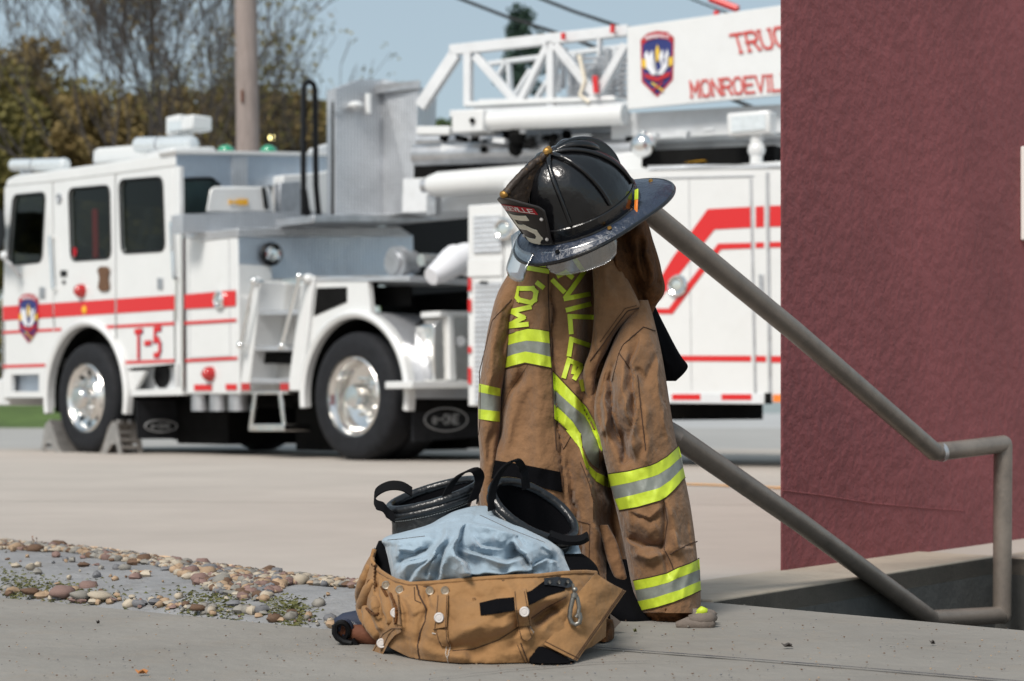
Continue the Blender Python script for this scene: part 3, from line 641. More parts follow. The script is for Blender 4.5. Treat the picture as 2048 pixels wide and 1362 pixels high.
# --- climbing ladder and fender panel, on the side behind the compartment
one(lambda b: (plate(b, [S(509,562,-.04),S(521,562,-.04),S(497,782,-.04),S(478,782,-.04)], (0,.35,0)), plate(b, [S(604,556,-.04),S(628,552,-.04),S(602,782,-.04),S(574,782,-.04)], (0,.35,0)), b.sphere(S(515,563,-.04), (.045,.045,.045)), b.sphere(S(617,558,-.04), (.06,.06,.05))), 'step_stringer', M['white'], truck, bevel=.012)
one(lambda b: plate(b, [S(508,562,.26),S(612,556,.26),S(590,784,.26),S(485,784,.26)], (0,.03,0)), 'step_back_panel', M['alu'], truck, smooth=0)
for y, xa, xb in ((620,506,604),(692,496,590),(757,489,583)):
    one(lambda b: plate(b, [S(xa,y,-.02),S(xb,y,-.02),S(xb-1,y+10,-.02),S(xa-1,y+10,-.02)], (0,.28,0)), 'step_tread', M['tread2'], truck, bevel=.006)
for x, y in ((548,598),(523,720)):
    roundlamp(S(x,y,.24), .085)
    one(lambda b: b.tube([S(x,y,.22)+Vector((.085*math.cos(a),0,.085*math.sin(a))) for a in [2*PI*k/20 for k in range(20)]], .018, 6, close=True), 'lamp_gasket', M['grey'], truck)
for a, c in (((508,562),(481,690)),((599,553),(563,692))):
    p, q_ = S(*a,-.13), S(*c,-.13)
    one(lambda b: (b.tube([p, q_], .018, 10), b.sphere(p, .035), b.sphere(q_, .035), b.tube([p,p+Vector((0,.1,0))],.015,8), b.tube([q_,q_+Vector((0,.1,0))],.015,8)), 'grab_handle', M['chrome'], truck)
for x,x2 in ((482,500),(560,578)): one(lambda b: b.add([S(x,766,-.045),S(x2,766,-.045),S(x2,781,-.045),S(x,781,-.045)], [[0,1,2,3]]), 'reflector', M['redlens'], truck, smooth=0)
one(lambda b: (b.bar(S(512,784,-.03),S(503,852,-.03),.03,.05), b.bar(S(561,784,-.03),S(570,852,-.03),.03,.05), plate(b, [S(497,848,-.06),S(568,848,-.06),S(568,862,-.06),S(497,862,-.06)], (0,.3,0)), plate(b, [S(500,782,-.04),S(575,781,-.04),S(575,788,-.04),S(500,789,-.04)], (0,.1,0))), 'fold_down_step', M['alu'], truck, bevel=.006)
RR = abs(S(616,795).x-rw.x)+.0; 
def rp_(b):
    a = arcpts(rw, RR+.01, 182, 72)
    pts = [(S(598,795).x, S(598,788).z)]+a+[zat(735,557), zat(628,557)]
    b.hexa([(p[0], 0, p[1]) for p in pts], [(p[0], .05, p[1]) for p in pts])
one(rp_, 'fender_panel', M['white'], truck, smooth=0)
one(lambda b: (plate(b, [S(634,576,-.004),S(694,574,-.004),S(694,604,-.004),S(656,620,-.004),S(628,632,-.004)], (0,-.004,0)),), 'vent', M['dark'], truck, smooth=0)
one(lambda b: plate(b, [S(622,553,-.01),S(820,551,-.01),S(820,562,-.01),S(622,562,-.01)], (0,1.0,0)), 'side_shelf', M['tread2'], truck, smooth=0)
one(lambda b: (plate(b, [S(706,574,.3),S(820,572,.3),S(820,612,.3),S(706,612,.3)], (0,.03,0)), plate(b, [S(738,552,.28),S(752,552,.28),S(752,612,.28),S(738,612,.28)], (0,.03,0))), 'equipment_bay', M['dark'], truck)
fender('rear_fender_ring', rw, RR, RR+.075, -.05, .03, 'white', 188, -10)
def barrel(b):
    P = []
    for k in range(37):
        a = math.radians(110+(-112)*k/36); P.append([(rw.x+(RR+.06)*math.cos(a), v, rw.z+(RR+.06)*math.sin(a)) for v in (.03,.3,.6,.9)])
    b.grid(P)
    P = []
    for k in range(37):
        a = math.radians(185+(-197)*k/36); P.append([(rw.x+(RR)*math.cos(a), v, rw.z+(RR)*math.sin(a)) for v in (.03,.86)])
    b.grid(P, 1)
    b.hexa([(rw.x-RR,.86,.5),(rw.x+RR,.86,.5),(rw.x+RR,.88,.5),(rw.x-RR,.88,.5)],[(rw.x-RR,.86,1.5),(rw.x+RR,.86,1.5),(rw.x+RR,.88,1.5),(rw.x-RR,.88,1.5)],1)
one(barrel, 'fender_barrel', [M['barrel'], M['dark']], truck)
# polished tail boxes between fender and trailer
ue = S(826,700).x
one(lambda b: (plate(b, [R(868,650,ue+.1),R(884,634,ue+.1),R(946,630,ue+.1),R(946,762,ue+.1),R(868,762,ue+.1)], (-.25,0,0))), 'tail_box', M['alu'], truck, bevel=.012)
one(lambda b: (plate(b, [R(898,632,ue+.14),R(907,632,ue+.14),R(913,760,ue+.14),R(901,760,ue+.14)], (-.05,0,0)), plate(b, [R(880,622,ue+.12),R(946,622,ue+.12),R(946,634,ue+.12),R(880,634,ue+.12)], (-.25,0,0))), 'tail_frame', M['white'], truck, bevel=.006)
one(lambda b: plate(b, [R(824,762,ue+.2),R(948,762,ue+.2),R(948,777,ue+.2),R(824,777,ue+.2)], (-.35,0,0)), 'tail_step', M['white'], truck, bevel=.008)
one(lambda b: b.tube([R(921,682,ue+.12), R(921,682,ue+.14)], .045, 14), 'tail_knob', M['grey'], truck)
mf = one(lambda b: plate(b, [R(826,778,ue-.1),R(962,778,ue-.1),R(962,874,ue-.1),R(826,884,ue-.1)], (-.02,0,0)), 'mud_flap', M['rubber'], truck, smooth=0)
def eone(b, cx, cy, rx, ry, fr, off):
    ring = [fr(cx+rx*math.cos(2*PI*k/28), cy+ry*math.sin(2*PI*k/28), off) for k in range(28)]
    b.tube(ring, .007, 5, close=True)
    a = fr(cx-rx*.62, cy+ry*.35, off); ux = (fr(cx+rx*.62, cy+ry*.35, off)-a)/4.7; uz = (fr(cx-rx*.62, cy-ry*.4, off)-a)
    lettering(b, 'e-ONE', lambda x, y, k: a+ux*x+uz*y, 1, .7, .26, .22)
one(lambda b: eone(b, 892, 839, 43, 23, R, ue-.09), 'maker_logo', M['silver'], mf, smooth=0)
uf = fw.x+AR+.15
mf2 = one(lambda b: plate(b, [R(272,800,uf),R(372,800,uf),R(370,878,uf),R(276,878,uf)], (-.02,0,0)), 'mud_flap', M['rubber'], truck, smooth=0)
one(lambda b: eone(b, 322, 852, 32, 12, R, uf+.01), 'maker_logo', M['silver'], mf2, smooth=0)

# --- wheels
def tyre_prof(Rr, rr_, wd): return [(rr_,.02),(rr_+.02,-.005),((Rr+rr_)/2,-.018),(Rr-.05,-.008),(Rr-.015,.012),(Rr,.045),(Rr,wd-.045),(Rr-.02,wd),(rr_,wd)]
def wheel(name, c, Rr, rr_, wd, deep):
    root = bpy.data.objects.new(name, None); C.objects.link(root); root.parent = truck; root.location = c
    t = one(lambda b: b.lathe_y((0,0,0), tyre_prof(Rr, rr_, wd), 56), 'tyre', M['rubber'], root)
    def rim(b):
        if deep:
            b.lathe_y((0,0,0), [(rr_+.012,-.004),(rr_+.012,.012),(rr_-.012,-.006),(rr_-.03,.02),(rr_-.05,.06),(rr_-.06,.16),(.17,.20),(.16,.17),(.12,.165),(.115,.05),(.09,-.02),(0,-.03)], 48)
        else:
            b.lathe_y((0,0,0), [(rr_+.012,-.004),(rr_+.012,.01),(rr_-.012,-.012),(rr_-.03,.0),(rr_-.05,.035),(.24,.05),(.20,.02),(.19,.0),(.13,-.005),(.12,-.09),(.10,-.11),(0,-.115)], 48)
    one(rim, 'rim', M['alu'], root)
    def nuts(b):
        for k in range(10):
            a = 2*PI*k/10; x, z = .165*math.cos(a), .165*math.sin(a); y0 = .16 if deep else -.002
            b.tube([(x,y0,z),(x,y0-.055,z)], [.02,.016], 8)
        if deep: b.tube([(rr_*.45, .16, -rr_*.62), (rr_*.66, -.01, -rr_*.7)], .008, 6)
    kind(one(nuts, 'lug_nuts', M['chrome'], root), 'stuff')
    if not deep:
        def holes(b):
            for k in range(10):
                a = 2*PI*(k+.5)/10; b.tube([(.268*math.cos(a),.033,.268*math.sin(a)),(.268*math.cos(a),.045,.268*math.sin(a))], .026, 10)
        kind(one(holes, 'hand_holes', M['black'], root), 'stuff')
    return root
wheel('wheel', (fw.x, -.02, .572), .575, .352, .36, False)
wheel('wheel', (rw.x, -.03, .562), .565, .345, .27, True)
one(lambda b: b.lathe_y((rw.x,.30,.562), tyre_prof(.565,.345,.27), 40), 'inner_tyre', M['rubber'], truck)
for x in (fw.x, rw.x): one(lambda b: b.lathe_y((x,2.1,.562), tyre_prof(.565,.3,.3)+[(0,.3)], 32), 'far_tyre', M['rubber'], truck)
# --- chassis
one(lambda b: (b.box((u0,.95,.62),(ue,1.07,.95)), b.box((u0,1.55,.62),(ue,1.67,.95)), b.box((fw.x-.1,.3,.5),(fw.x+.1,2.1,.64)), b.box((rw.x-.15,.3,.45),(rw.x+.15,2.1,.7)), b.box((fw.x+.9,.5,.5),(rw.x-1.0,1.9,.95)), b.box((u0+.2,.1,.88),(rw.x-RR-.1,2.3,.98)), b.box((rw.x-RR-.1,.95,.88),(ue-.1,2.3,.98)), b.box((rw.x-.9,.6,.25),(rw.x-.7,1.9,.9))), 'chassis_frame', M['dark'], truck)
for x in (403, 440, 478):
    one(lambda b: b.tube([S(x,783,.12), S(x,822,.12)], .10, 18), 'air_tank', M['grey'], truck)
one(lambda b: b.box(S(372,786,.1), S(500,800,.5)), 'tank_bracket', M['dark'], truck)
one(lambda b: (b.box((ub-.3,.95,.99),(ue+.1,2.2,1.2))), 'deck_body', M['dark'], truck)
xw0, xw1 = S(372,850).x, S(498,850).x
one(lambda b: (b.box((uf+.02,.5,.10),(xw0,1.9,.9)), b.box((xw1,.55,.06),(rw.x-.62,1.9,.9)), b.box((xw0-.02,.5,.47),(xw1+.02,2.2,.9)), b.box((fw.x-.2,1.2,.12),(fw.x+.7,2.1,.9)), b.box((rw.x-.5,.9,.1),(rw.x+.5,1.9,.9))), 'underbody_shade', M['dark'], truck, smooth=0)  # black blocks added to darken the space beneath the truck
# coupling gear in the dark gooseneck recess
one(lambda b: (b.tube([R(783,525,ue-.4),R(828,525,ue-.4)], .10, 14), b.tube([R(790,525,ue-.38),R(803,525,ue-.38)], .14, 14)), 'coupling_pipe', M['grey'], truck)
one(lambda b: b.tube([R(842,520,ue-.1),R(935,523,ue-.1)], .055, 12), 'hose_pipe', M['alu'], truck)
def nozz(b):
    b.tube([R(862,553,ue+.25),R(880,543,ue+.25),R(903,525,ue+.25),R(936,512,ue+.25)], [.075,.10,.13,.12], 14); b.tube([R(885,520,ue+.25),R(936,540,ue+.25)], .06, 10); b.sphere(R(908,512,ue+.22), .1, 10)
one(nozz, 'wrapped_nozzle', M['pale'], truck)
# treadplate equipment tower and deck beam
ut = ub+.35
one(lambda b: (b.hexa(*[[tuple(R(x,y,ut)) for x,y in [(672,432),(672,178),(724,158),(765,162)][:3]+[(765,160),(768,432)]],[tuple(R(x,y,ut)+Vector((-.14,0,0))) for x,y in [(672,432),(672,178),(724,158),(765,160),(768,432)]]])), 'tower', M['tread2'], truck, smooth=0)
pA, pB = R(768,432,ut), R(765,160,ut)
def tower2(b):
    q = [R(766,432,ut+.01), R(826,425,ut+.5), R(838,172,ut+.5), R(764,158,ut+.01)]; dv = Vector((-.3,.5,0)); plate(b, q, dv)
one(tower2, 'tower_side', M['tread2'], truck, smooth=0)
one(lambda b: (plate(b, [R(750,170,ut+.03),R(840,160,ut+.54),R(840,176,ut+.54),R(752,186,ut+.03)], (-.1,.1,0)), plate(b, [R(672,224,ut+.02),R(745,198,ut+.02),R(745,204,ut+.02),R(672,230,ut+.02)], (-.02,0,0))), 'tower_trim', M['grey'], truck)
one(lambda b: (b.tube([R(737,188,ut+.06),R(737,228,ut+.06)], .035, 10), b.sphere(R(712,212,ut+.06), (.08,.08,.05))), 'tower_fittings', M['white'], truck)
one(lambda b: plate(b, [R(628,430,ut+.2),R(934,424,ut+.2),R(934,436,ut+.2),R(828,445,ut+.2),R(628,446,ut+.2)], (-.6,0,0)), 'deck_beam', M['grey'], truck, bevel=.01)
one(lambda b: (b.add([R(770,444,ut-.5),R(945,436,ut-.5),R(945,625,ut-.5),R(770,625,ut-.5)], [[0,1,2,3]]),), 'recess_shade_back', M['black'], truck, smooth=0)  # black sheet; the shade of the recess is put into its colour

# --- trailer body
def qplate(b, pts, dv, v=0.0, m=0): plate(b, [Q(x,y,v) for x,y in pts], QYl*dv, m)
zt = Q(1340,338).z; zb_ = Q(1340,803).z; 
def P0(px): return Q(px, 800).xy
def body(b):
    a = Q(1008,600); c = Q(1563,600); ux = QXl; e = a+ux*6.2
    q = [a, e, e+QYl*2.4, a+QYl*2.4]; b.hexa([(p.x,p.y,zb_) for p in q], [(p.x,p.y,zt) for p in q])
one(body, 'trailer_body', M['white'], truck, bevel=.01, smooth=30)
def nose(b):
    a = Q(936,600,.004); c = Q(1006,600,.004); zz = Q(960,409).z; q = [a, c, c+QYl*2.3, a+QYl*2.3]; b.hexa([(p.x,p.y,Q(960,812).z) for p in q], [(p.x,p.y,zz) for p in q])
one(nose, 'trailer_front_column', M['white'], truck, bevel=.01)
one(lambda b: (qplate(b, [(948,432),(1003,431),(1003,505),(948,507)], -.008, -.001), qplate(b, [(950,566),(1003,565),(1003,806),(950,806)], -.008, -.001)), 'column_panel', M['tread2'], truck, smooth=0)
one(lambda b: (qplate(b, [(936,520),(1004,518),(1004,552),(936,554)], -.01, -.001)), 'column_band', M['white'], truck, bevel=.004)
for y,y2 in ((556,582),(598,624),(693,706),(735,768)): one(lambda b: qplate(b, [(936.5,y),(942.5,y),(942.5,y2),(936.5,y2)], -.003, -.012), 'reflective_tape', M['red'], truck, smooth=0)
one(lambda b: b.tube([Q(960,565,-.012), Q(975,565,-.012)], .012, 6), 'panel_latch', M['black'], truck)
def rl(px, py, r, v=-.005):
    c = Q(px, py, v)
    def f(b):
        for a, bb in (([(0,.03),(.5*r,.028),(.62*r,.01),(.62*r,.03),(.82*r,.038),(r,.02),(r,0)],0),):
            P = []
            for k in range(24):
                t = 2*PI*k/24; P.append([c+QXl*(q[0]*math.cos(t))+Vector((0,0,q[0]*math.sin(t)))-QYl*q[1] for q in a])
            P.append(P[0]); b.grid(P)
    return one(f, 'round_lamp', M['chrome'], truck)
rl(1009, 458, .09, -.03); rl(1356, 571, .085)
# chevron stripes
def qs(name, pts): return one(lambda b: b.add([Q(x,y,-.005) for x,y in pts], [list(range(len(pts)))]), name, M['red'], truck, smooth=0)
qs('red_stripe', [(1280,590),(1326,590),(1429,459),(1502,455),(1502,413.5),(1415,418),(1345,515),(1290,585)][1:7]+[(1318,560),(1318,600)])
qs('red_stripe', [(1511,413),(1528,412),(1528,454),(1511,455)]); qs('red_stripe', [(1540,411.5),(1720,405),(1720,448),(1540,453.5)])
qs('thin_red_stripe', [(1304,617),(1337,617),(1436,487),(1502,485.5),(1502,496.5),(1442,499),(1345,628),(1304,627.5)])
qs('thin_red_stripe', [(1511,485),(1528,484.5),(1528,495.5),(1511,496)]); qs('thin_red_stripe', [(1540,484),(1720,480),(1720,491),(1540,495)])
qs('thin_red_stripe', [(1290,711),(1502,711.5),(1502,723),(1290,722)]); qs('thin_red_stripe', [(1512,711.7),(1532,712),(1532,724),(1512,723.5)]); qs('thin_red_stripe', [(1542,712),(1720,713),(1720,726),(1542,725)])
one(lambda b: (b.tube([Q(1502,358,-.004),Q(1511,790,-.004)], .011, 6), b.tube([Q(1535,345,-.004),Q(1541,802,-.004)], .014, 6), b.tube([Q(1508,352,-.004),Q(1300,357,-.004)], .006, 5)), 'door_trim', M['grey'], truck)
one(lambda b: b.tube([Q(1378,358,.0),Q(1383,780,.0)], .004, 5), 'panel_seam', M['grey'], truck)
one(lambda b: qplate(b, [(1518,549),(1528,549),(1529,590),(1519,590)], -.012, -.001), 'door_latch', M['grey'], truck, bevel=.004)
one(lambda b: qplate(b, [(1290,787),(1533,787),(1533,808),(1290,806)], -.02, -.001), 'rub_rail', M['white2'], truck, bevel=.004)
for x,x2 in ((1344,1401),(1443,1503)): one(lambda b: b.add([Q(x,788,-.024),Q(x2,788,-.024),Q(x2,800,-.024),Q(x,800,-.024)], [[0,1,2,3]]), 'reflective_tape', M['red'], truck, smooth=0)
one(lambda b: (qplate(b, [(1532,786),(1544,786),(1544,808),(1532,808)], -.03, -.001)), 'rub_rail_joint', M['dark'], truck)
one(lambda b: b.add([Q(1546,789,-.02),Q(1600,789,-.02),Q(1600,804,-.02),Q(1546,804,-.02)], [[0,1,2,3]]), 'side_reflector', M['orange'], truck, smooth=0)
one(lambda b: (lambda a: b.hexa([(p.x,p.y,.36) for p in a],[(p.x,p.y,zb_-.01) for p in a]))([Q(1008,800,.4), Q(1370,800,.4), Q(1370,800,.4)+QYl*1.6, Q(1008,800,.4)+QYl*1.6]), 'trailer_underframe', M['dark'], truck)

# --- aerial ladder
V1, V2, V3 = .75, 1.75, 1.25
LM = 'white2'
def qb(b, a, c, wpx, d=.07, v=V1):
    A, B = Q(*a, v), Q(*c, v); b.bar(A, B, d, wpx/F*15.5, up=(QYl.cross(B-A)).normalized())
def rung(name, items, v, m=LM):
    return one(lambda b: [qb(b, *it, v=v) for it in items], name, M[m], truck, bevel=.006)
rung('ladder_rail', [((902,101),(1258,61),22), ((903,228),(1258,212),14)], V1)
rung('ladder_rail', [((975,128),(1262,92),10), ((960,205),(1262,196),12)], V2)
for a, c, w_ in (((912,108),(842,214),27), ((937,104),(937,214),17), ((952,112),(1035,206),17), ((1100,84),(1040,206),14), ((1102,82),(1103,214),16), ((1112,90),(1192,192),17), ((1252,90),(1196,190),17), ((1200,74),(1200,110),6)):
    rung('ladder_brace', [(a,c,w_)], V1)
for a, c, w_ in (((1014,122),(992,160),8),((1018,122),(1022,200),8),((1062,140),(1032,190),9),((1128,112),(1075,196),9),((1150,105),(1152,200),9),((1205,100),(1160,196),9),((1215,98),(1245,190),9),((1232,98),(1220,190),9)):
    rung('far_ladder_brace', [(a,c,w_)], V2)
# rungs and inner fly sections packed inside the truss
inner = MB()
for k in range(26):
    x = 1118+k*5.2+rng.uniform(-2,2); v = rng.uniform(V1+.1, V2-.1); y0 = rng.uniform(95,150); y1 = rng.uniform(160,205)
    A, B = Q(x,y0,v), Q(x+rng.uniform(-14,14),y1,v); inner.bar(A, B, .025, rng.uniform(.02,.05))
for k in range(8):
    y = 118+k*11; inner.bar(Q(1125+rng.uniform(0,50),y,V3), Q(1262,y-3,V3), .03, .03)
kind(inner.build('fly_section', M['grey'], truck), 'stuff')
one(lambda b: (b.tube([Q(1158,110,V1-.05),Q(1170,160,V1-.05),Q(1160,190,V1-.05),Q(1178,205,V1-.05)], .018, 6)), 'yellow_cable', M['cream'], truck)
rl_ = one(lambda b: (qb(b,(1191,152),(1193,186),9,.04,V1-.1), qb(b,(1127,66),(1127,79),7,.04,V1-.1), qb(b,(1226,50),(1225,66),7,.04,V1-.1), qb(b,(1434,22),(1433,30),9,.04,V1-.1)), 'red_marker', M['red'], truck)
one(lambda b: (b.tube([Q(965,243,V1-.1),Q(1250,229,V1-.1)], .085, 18),), 'lift_tube', M['white'], truck)
one(lambda b: (plate(b, [Q(903,222,V1-.22),Q(966,218,V1-.22),Q(966,262,V1-.22),Q(903,266,V1-.22)], QYl*.3)), 'tube_bracket', M['white'], truck, bevel=.012)
one(lambda b: b.tube([Q(944,241,V1-.23),Q(944,241,V1-.25)], .025, 10), 'bracket_bolt', M['dark'], truck)
one(lambda b: (qb(b,(838,262),(905,262),18,.1,V1), qb(b,(960,216),(1256,205),10,.5,V1+.2)), 'base_channel', M['white'], truck, bevel=.01)
one(lambda b: (b.tube([Q(832,310,V1+.1),Q(1270,298,V1+.1)], .095, 16), b.tube([Q(838,282,V1+.4),Q(1563,268,V1+.4)], .06, 12)), 'hydraulic_pipe', M['grey'], truck)
one(lambda b: (b.bar(Q(1250,262,V1+.3),Q(1720,238,V1+.3),.5,.22), b.bar(Q(860,290,V1+.6),Q(1720,272,V1+.6),.3,.25)), 'base_rail', M['white2'], truck)
clutter = MB()
for k in range(34):
    x = rng.uniform(880,1290); y = rng.uniform(258,300); v = rng.uniform(V1-.1,V1+.5)
    if rng.random() < .5: clutter.sphere(Q(x,y,v), rng.uniform(.03,.08), 8)
    else: clutter.bar(Q(x,y,v), Q(x+rng.uniform(-30,30),y+rng.uniform(-10,10),v+.05), .05, rng.uniform(.03,.09))
kind(clutter.build('hydraulic_fittings', M['dark'], truck), 'stuff')
clutter = MB()
for k in range(20):
    x = rng.uniform(860,1560); y = rng.uniform(255,330); v = rng.uniform(V1-.15,V1+.4)
    clutter.bar(Q(x,y,v), Q(x+rng.uniform(-40,40),y+rng.uniform(-6,6),v+.02), .05, rng.uniform(.02,.06))
kind(clutter.build('pipe_clamps', M['white2'], truck), 'stuff')
def cyl(b):
    b.tube([Q(856,372,V1-.1),Q(860,371,V1-.1),Q(880,369,V1-.1),Q(1120,350,V1-.1),Q(1150,348,V1-.1)], [.05,.085,.112,.112,.09], 20)
one(cyl, 'lift_cylinder', M['white'], truck)
one(lambda b: (b.tube([Q(846,372,V1-.1),Q(858,371,V1-.1)], .06, 12), qb(b,(868,390),(868,430),22,.1,V1-.05)), 'cylinder_mount', M['grey'], truck)
one(lambda b: b.bar(Q(840,344,V1+.5),Q(1330,332,V1+.5),.2,.16), 'turntable_frame', M['dark'], truck)
one(lambda b: (b.bar(Q(842,398,V1+.4),Q(1330,380,V1+.4),.6,.30)), 'turntable_deck', M['white2'], truck)
one(lambda b: (qplate(b, [(1120,318),(1290,300),(1334,318),(1334,345),(1120,348)], .5, .5),), 'white_fairing', M['white'], truck, bevel=.02)
# sign panel
sg = one(lambda b: plate(b, [Q(1254,54,V1-.12),Q(1720,-12,V1-.12),Q(1720,176,V1-.12),Q(1254,219,V1-.12)], QYl*.03), 'name_board', M['white'], truck, bevel=.006)
badge('sign_badge', Q, 1281, 1348, 64, 197, V1-.125, parent=sg, tilt=-5)
letters('sign_lettering', 'TRUCK', Q, (1472,106), (1604,86), (1462,70), V1-.13, 1, .70, .25, .15, .17, 'signred', sg)
letters('sign_lettering', 'MONROEVILLE', Q, (1383,194), (1607,177), (1380,163), V1-.13, 1, .72, .24, .15, .17, 'signred', sg)
# hose, lamp, tools on top
one(lambda b: (b.sphere(Q(1287,290,.2), (.10,.10,.10), 20), b.tube([Q(1287,262,.2),Q(1287,275,.2)], .03, 10)), 'chrome_bell', M['chrome'], truck)
one(lambda b: (plate(b, [Q(1452,226,.1),Q(1538,219,.1),Q(1540,266,.1),Q(1454,273,.1)], QYl*.16)), 'flood_light', M['white'], truck, bevel=.02)
one(lambda b: (plate(b, [Q(1462,234,.09),Q(1530,228,.09),Q(1531,258,.09),Q(1463,264,.09)], QYl*.01)), 'flood_lens', M['lens'], truck)
one(lambda b: (b.tube([Q(1513,268,.18),Q(1513,332,.18)], .05, 12), b.sphere(Q(1513,300,.18), .07, 12)), 'flood_light_post', M['white'], truck)
one(lambda b: (b.box(Q(1352,332,.5), Q(1405,320,.3)),), 'tool_handle', M['amber'], truck, bevel=.01)
one(lambda b: (b.bar(Q(1300,322,.5),Q(1563,312,.5),.3,.13),), 'hose_bed_edge', M['dark'], truck)
one(lambda b: (b.bar(Q(1300,336,.03),Q(1720,331,.03),.08,.03),), 'body_lip', M['tread2'], truck)
# red marker wand and cables above the board
one(lambda b: (b.tube([Q(1420,-3,V3),Q(1476,18,V3)], .03, 8),), 'red_wand', M['red'], truck)

# ------------------------------------------------------------------ wheel chocks
def chock(loc, rz, label, flip=1):
    t = thing('wheel_chock', label, 'wheel chock', loc, rz, 'chocks at the front wheel')
    n = 10
    def side(b, y0, y1):
        pts = [(-.19*flip, 0), (-.10*flip, .30), (-.02*flip, .33), (.06*flip,.27)]+[(.06*flip+flip*.20*k/8, .27*(1-k/8)**1.6) for k in range(1, 9)]+[(.2*flip,0),(.10*flip,.0),(.0*flip,.10),(-.09*flip,.10),(-.12*flip,0)]
        b.hexa([(p[0], y0, p[1]) for p in pts], [(p[0], y1, p[1]) for p in pts])
    for y in (-.13, .11): one(lambda b: side(b, y, y+.02), 'side_plate', M['chock'], t, smooth=0)
    def face(b):
        P = [(.06*flip+flip*.20*k/8, .27*(1-k/8)**1.6) for k in range(0, 9)]
        P = [(-.02*flip,.335)]+P
        b.grid([[(p[0], -.135, p[1]+.004), (p[0], .135, p[1]+.004)] for p in P]); b.grid([[(p[0], -.135, p[1]-.006), (p[0], .135, p[1]-.006)] for p in P])
    one(face, 'curved_face', M['chock'], t)
    one(lambda b: [b.box((-.17*flip+i*.03*flip, -.11, .05+i*.075), (-.155*flip+i*.03*flip, .11, .085+i*.075)) for i in range(3)]+[b.box((-.08*flip,-.1,.3),(-.03*flip,-.04,.345)), b.box((-.08*flip,.04,.3),(-.03*flip,.1,.345))], 'cross_bar', M['chock'], t, bevel=.004)
    return t
def tw(u, v): return TR+TX*u+TY*v
chock(tw(fw.x-.62, .05), ang, 'aluminium wheel chock in front of the front tyre, farther from the pole', 1)
chock(tw(fw.x+.64, .02), ang, 'aluminium wheel chock behind the front tyre, under the unit number', -1)

# ------------------------------------------------------------------ pole, wires, lamp
up_ = thing('utility_pole', 'weathered wooden utility pole rising behind the truck cab', 'utility pole', (Wp(498,0,26).x, 26, 0))
one(lambda b: b.tube([(0,0,-.3),(0,0,3),(-.08,0,9)], [.175,.168,.145], 20), 'shaft', M['pole'], up_)
one(lambda b: b.bar((-.07,-.17,Wp(0,196,26).z-.08),(-.07,-.17,Wp(0,196,26).z+.08),.03,.05), 'tag', M['rust'], up_)
for i, (a, c, lab) in enumerate((((905,-6),(1120,68),'left black cable running down to the aerial ladder'), ((1060,-10),(1236,52),'middle black cable crossing the sky to the name board'), ((1370,-10),(1450,24),'thin cable over the white name board'))):
    wv_ = one(lambda b: b.tube([Wp(a[0]-300*(1),a[1]-118,24), Wp((a[0]+c[0])/2,(a[1]+c[1])/2+2,22), Wp(*c,20.5), Wp(c[0]+500,c[1]+190,18)], .022 if i < 2 else .012, 6), 'power_line', M['wire'])
    tag(wv_, lab, 'power line')
lmp = thing('area_lamp', 'small round lit lamp among the trees beside the pole', 'lamp', (Wp(543,0,60).x, 60, .9))
le = mat('lamp_glow', (1,.9,.5), .5); le.node_tree.nodes['Principled BSDF'].inputs['Emission Color'].default_value = (1,.85,.35,1); le.node_tree.nodes['Principled BSDF'].inputs['Emission Strength'].default_value = 6
zl = Wp(543,275,60).z-.9
one(lambda b: b.sphere((0,0,zl), .085, 14), 'globe', le, lmp); one(lambda b: b.tube([(0,0,0),(0,0,zl-.08)], .04, 8), 'post', M['wire'], lmp)

# ------------------------------------------------------------------ helmet
hel = thing('fire_helmet', 'black leather fire helmet with front shield 5 resting on top of the coat', 'helmet', (.142, 3.80, .818))
HROT = (-12, 30.5, 213)
hel.rotation_euler = tuple(math.radians(a) for a in HROT)
hel.scale = (.93,)*3
def dome_r(a, ph):        # a azimuth (0 = front), ph elevation 0..pi/2
    ca_, sa_ = math.cos(a), math.sin(a)
    lx = .128 if ca_ > 0 else .140; ly = .112; lz = .162
    ex = 2.25
    cx = (abs(math.cos(ph))**(2/ex))
    x = lx*ca_*cx; y = ly*sa_*cx; z = lz*(math.sin(ph)**(2/2.15))
    puff = 1+.022*abs(math.sin(4*a))**.6*math.sin(2*ph)
    lean = .030*(z/lz)**2
    return Vector((x*puff+lean, y*puff, z*(1+.01*abs(math.sin(4*a))*math.cos(ph))))
def domef(b):
    b.grid([[dome_r(2*PI*k/96, PI/2*i/28) for k in range(96)] for i in range(29)], closeu=True)
one(domef, 'dome', M['helmet'], hel, smooth=70)
for k in range(8):
    a = 2*PI*k/8
    def rib(b, a=a, k=k):
        P = []
        big = (k == 4)
        for i in range(25):
            ph = PI/2*(.14+.86*i/24); p = dome_r(a, ph); rad = (.0038+.002*math.sin(ph)); n_ = p.normalized()
            up__ = (.020*math.sin((i/24)**.8*PI)**.8 if big else .004)
            P.append((p+n_*up__, rad))
        b.tube([q[0] for q in P], [q[1] for q in P], 10)
        if big:   # raised crest fin
            for sgn in (1,):
                b.grid([[q[0]+Vector((0,s*(.0035+.002),0)) for q in P] for s in (-1, 1)])
                b.grid([[q[0]+Vector((0,.0048,0)) for q in P], [dome_r(a, PI/2*(.14+.86*i/24))+Vector((0,.0075,0)) for i in range(25)]])
                b.grid([[q[0]-Vector((0,.0048,0)) for q in P], [dome_r(a, PI/2*(.14+.86*i/24))-Vector((0,.0075,0)) for i in range(25)]])
    one(rib, 'rib', M['helmet'], hel, smooth=70)
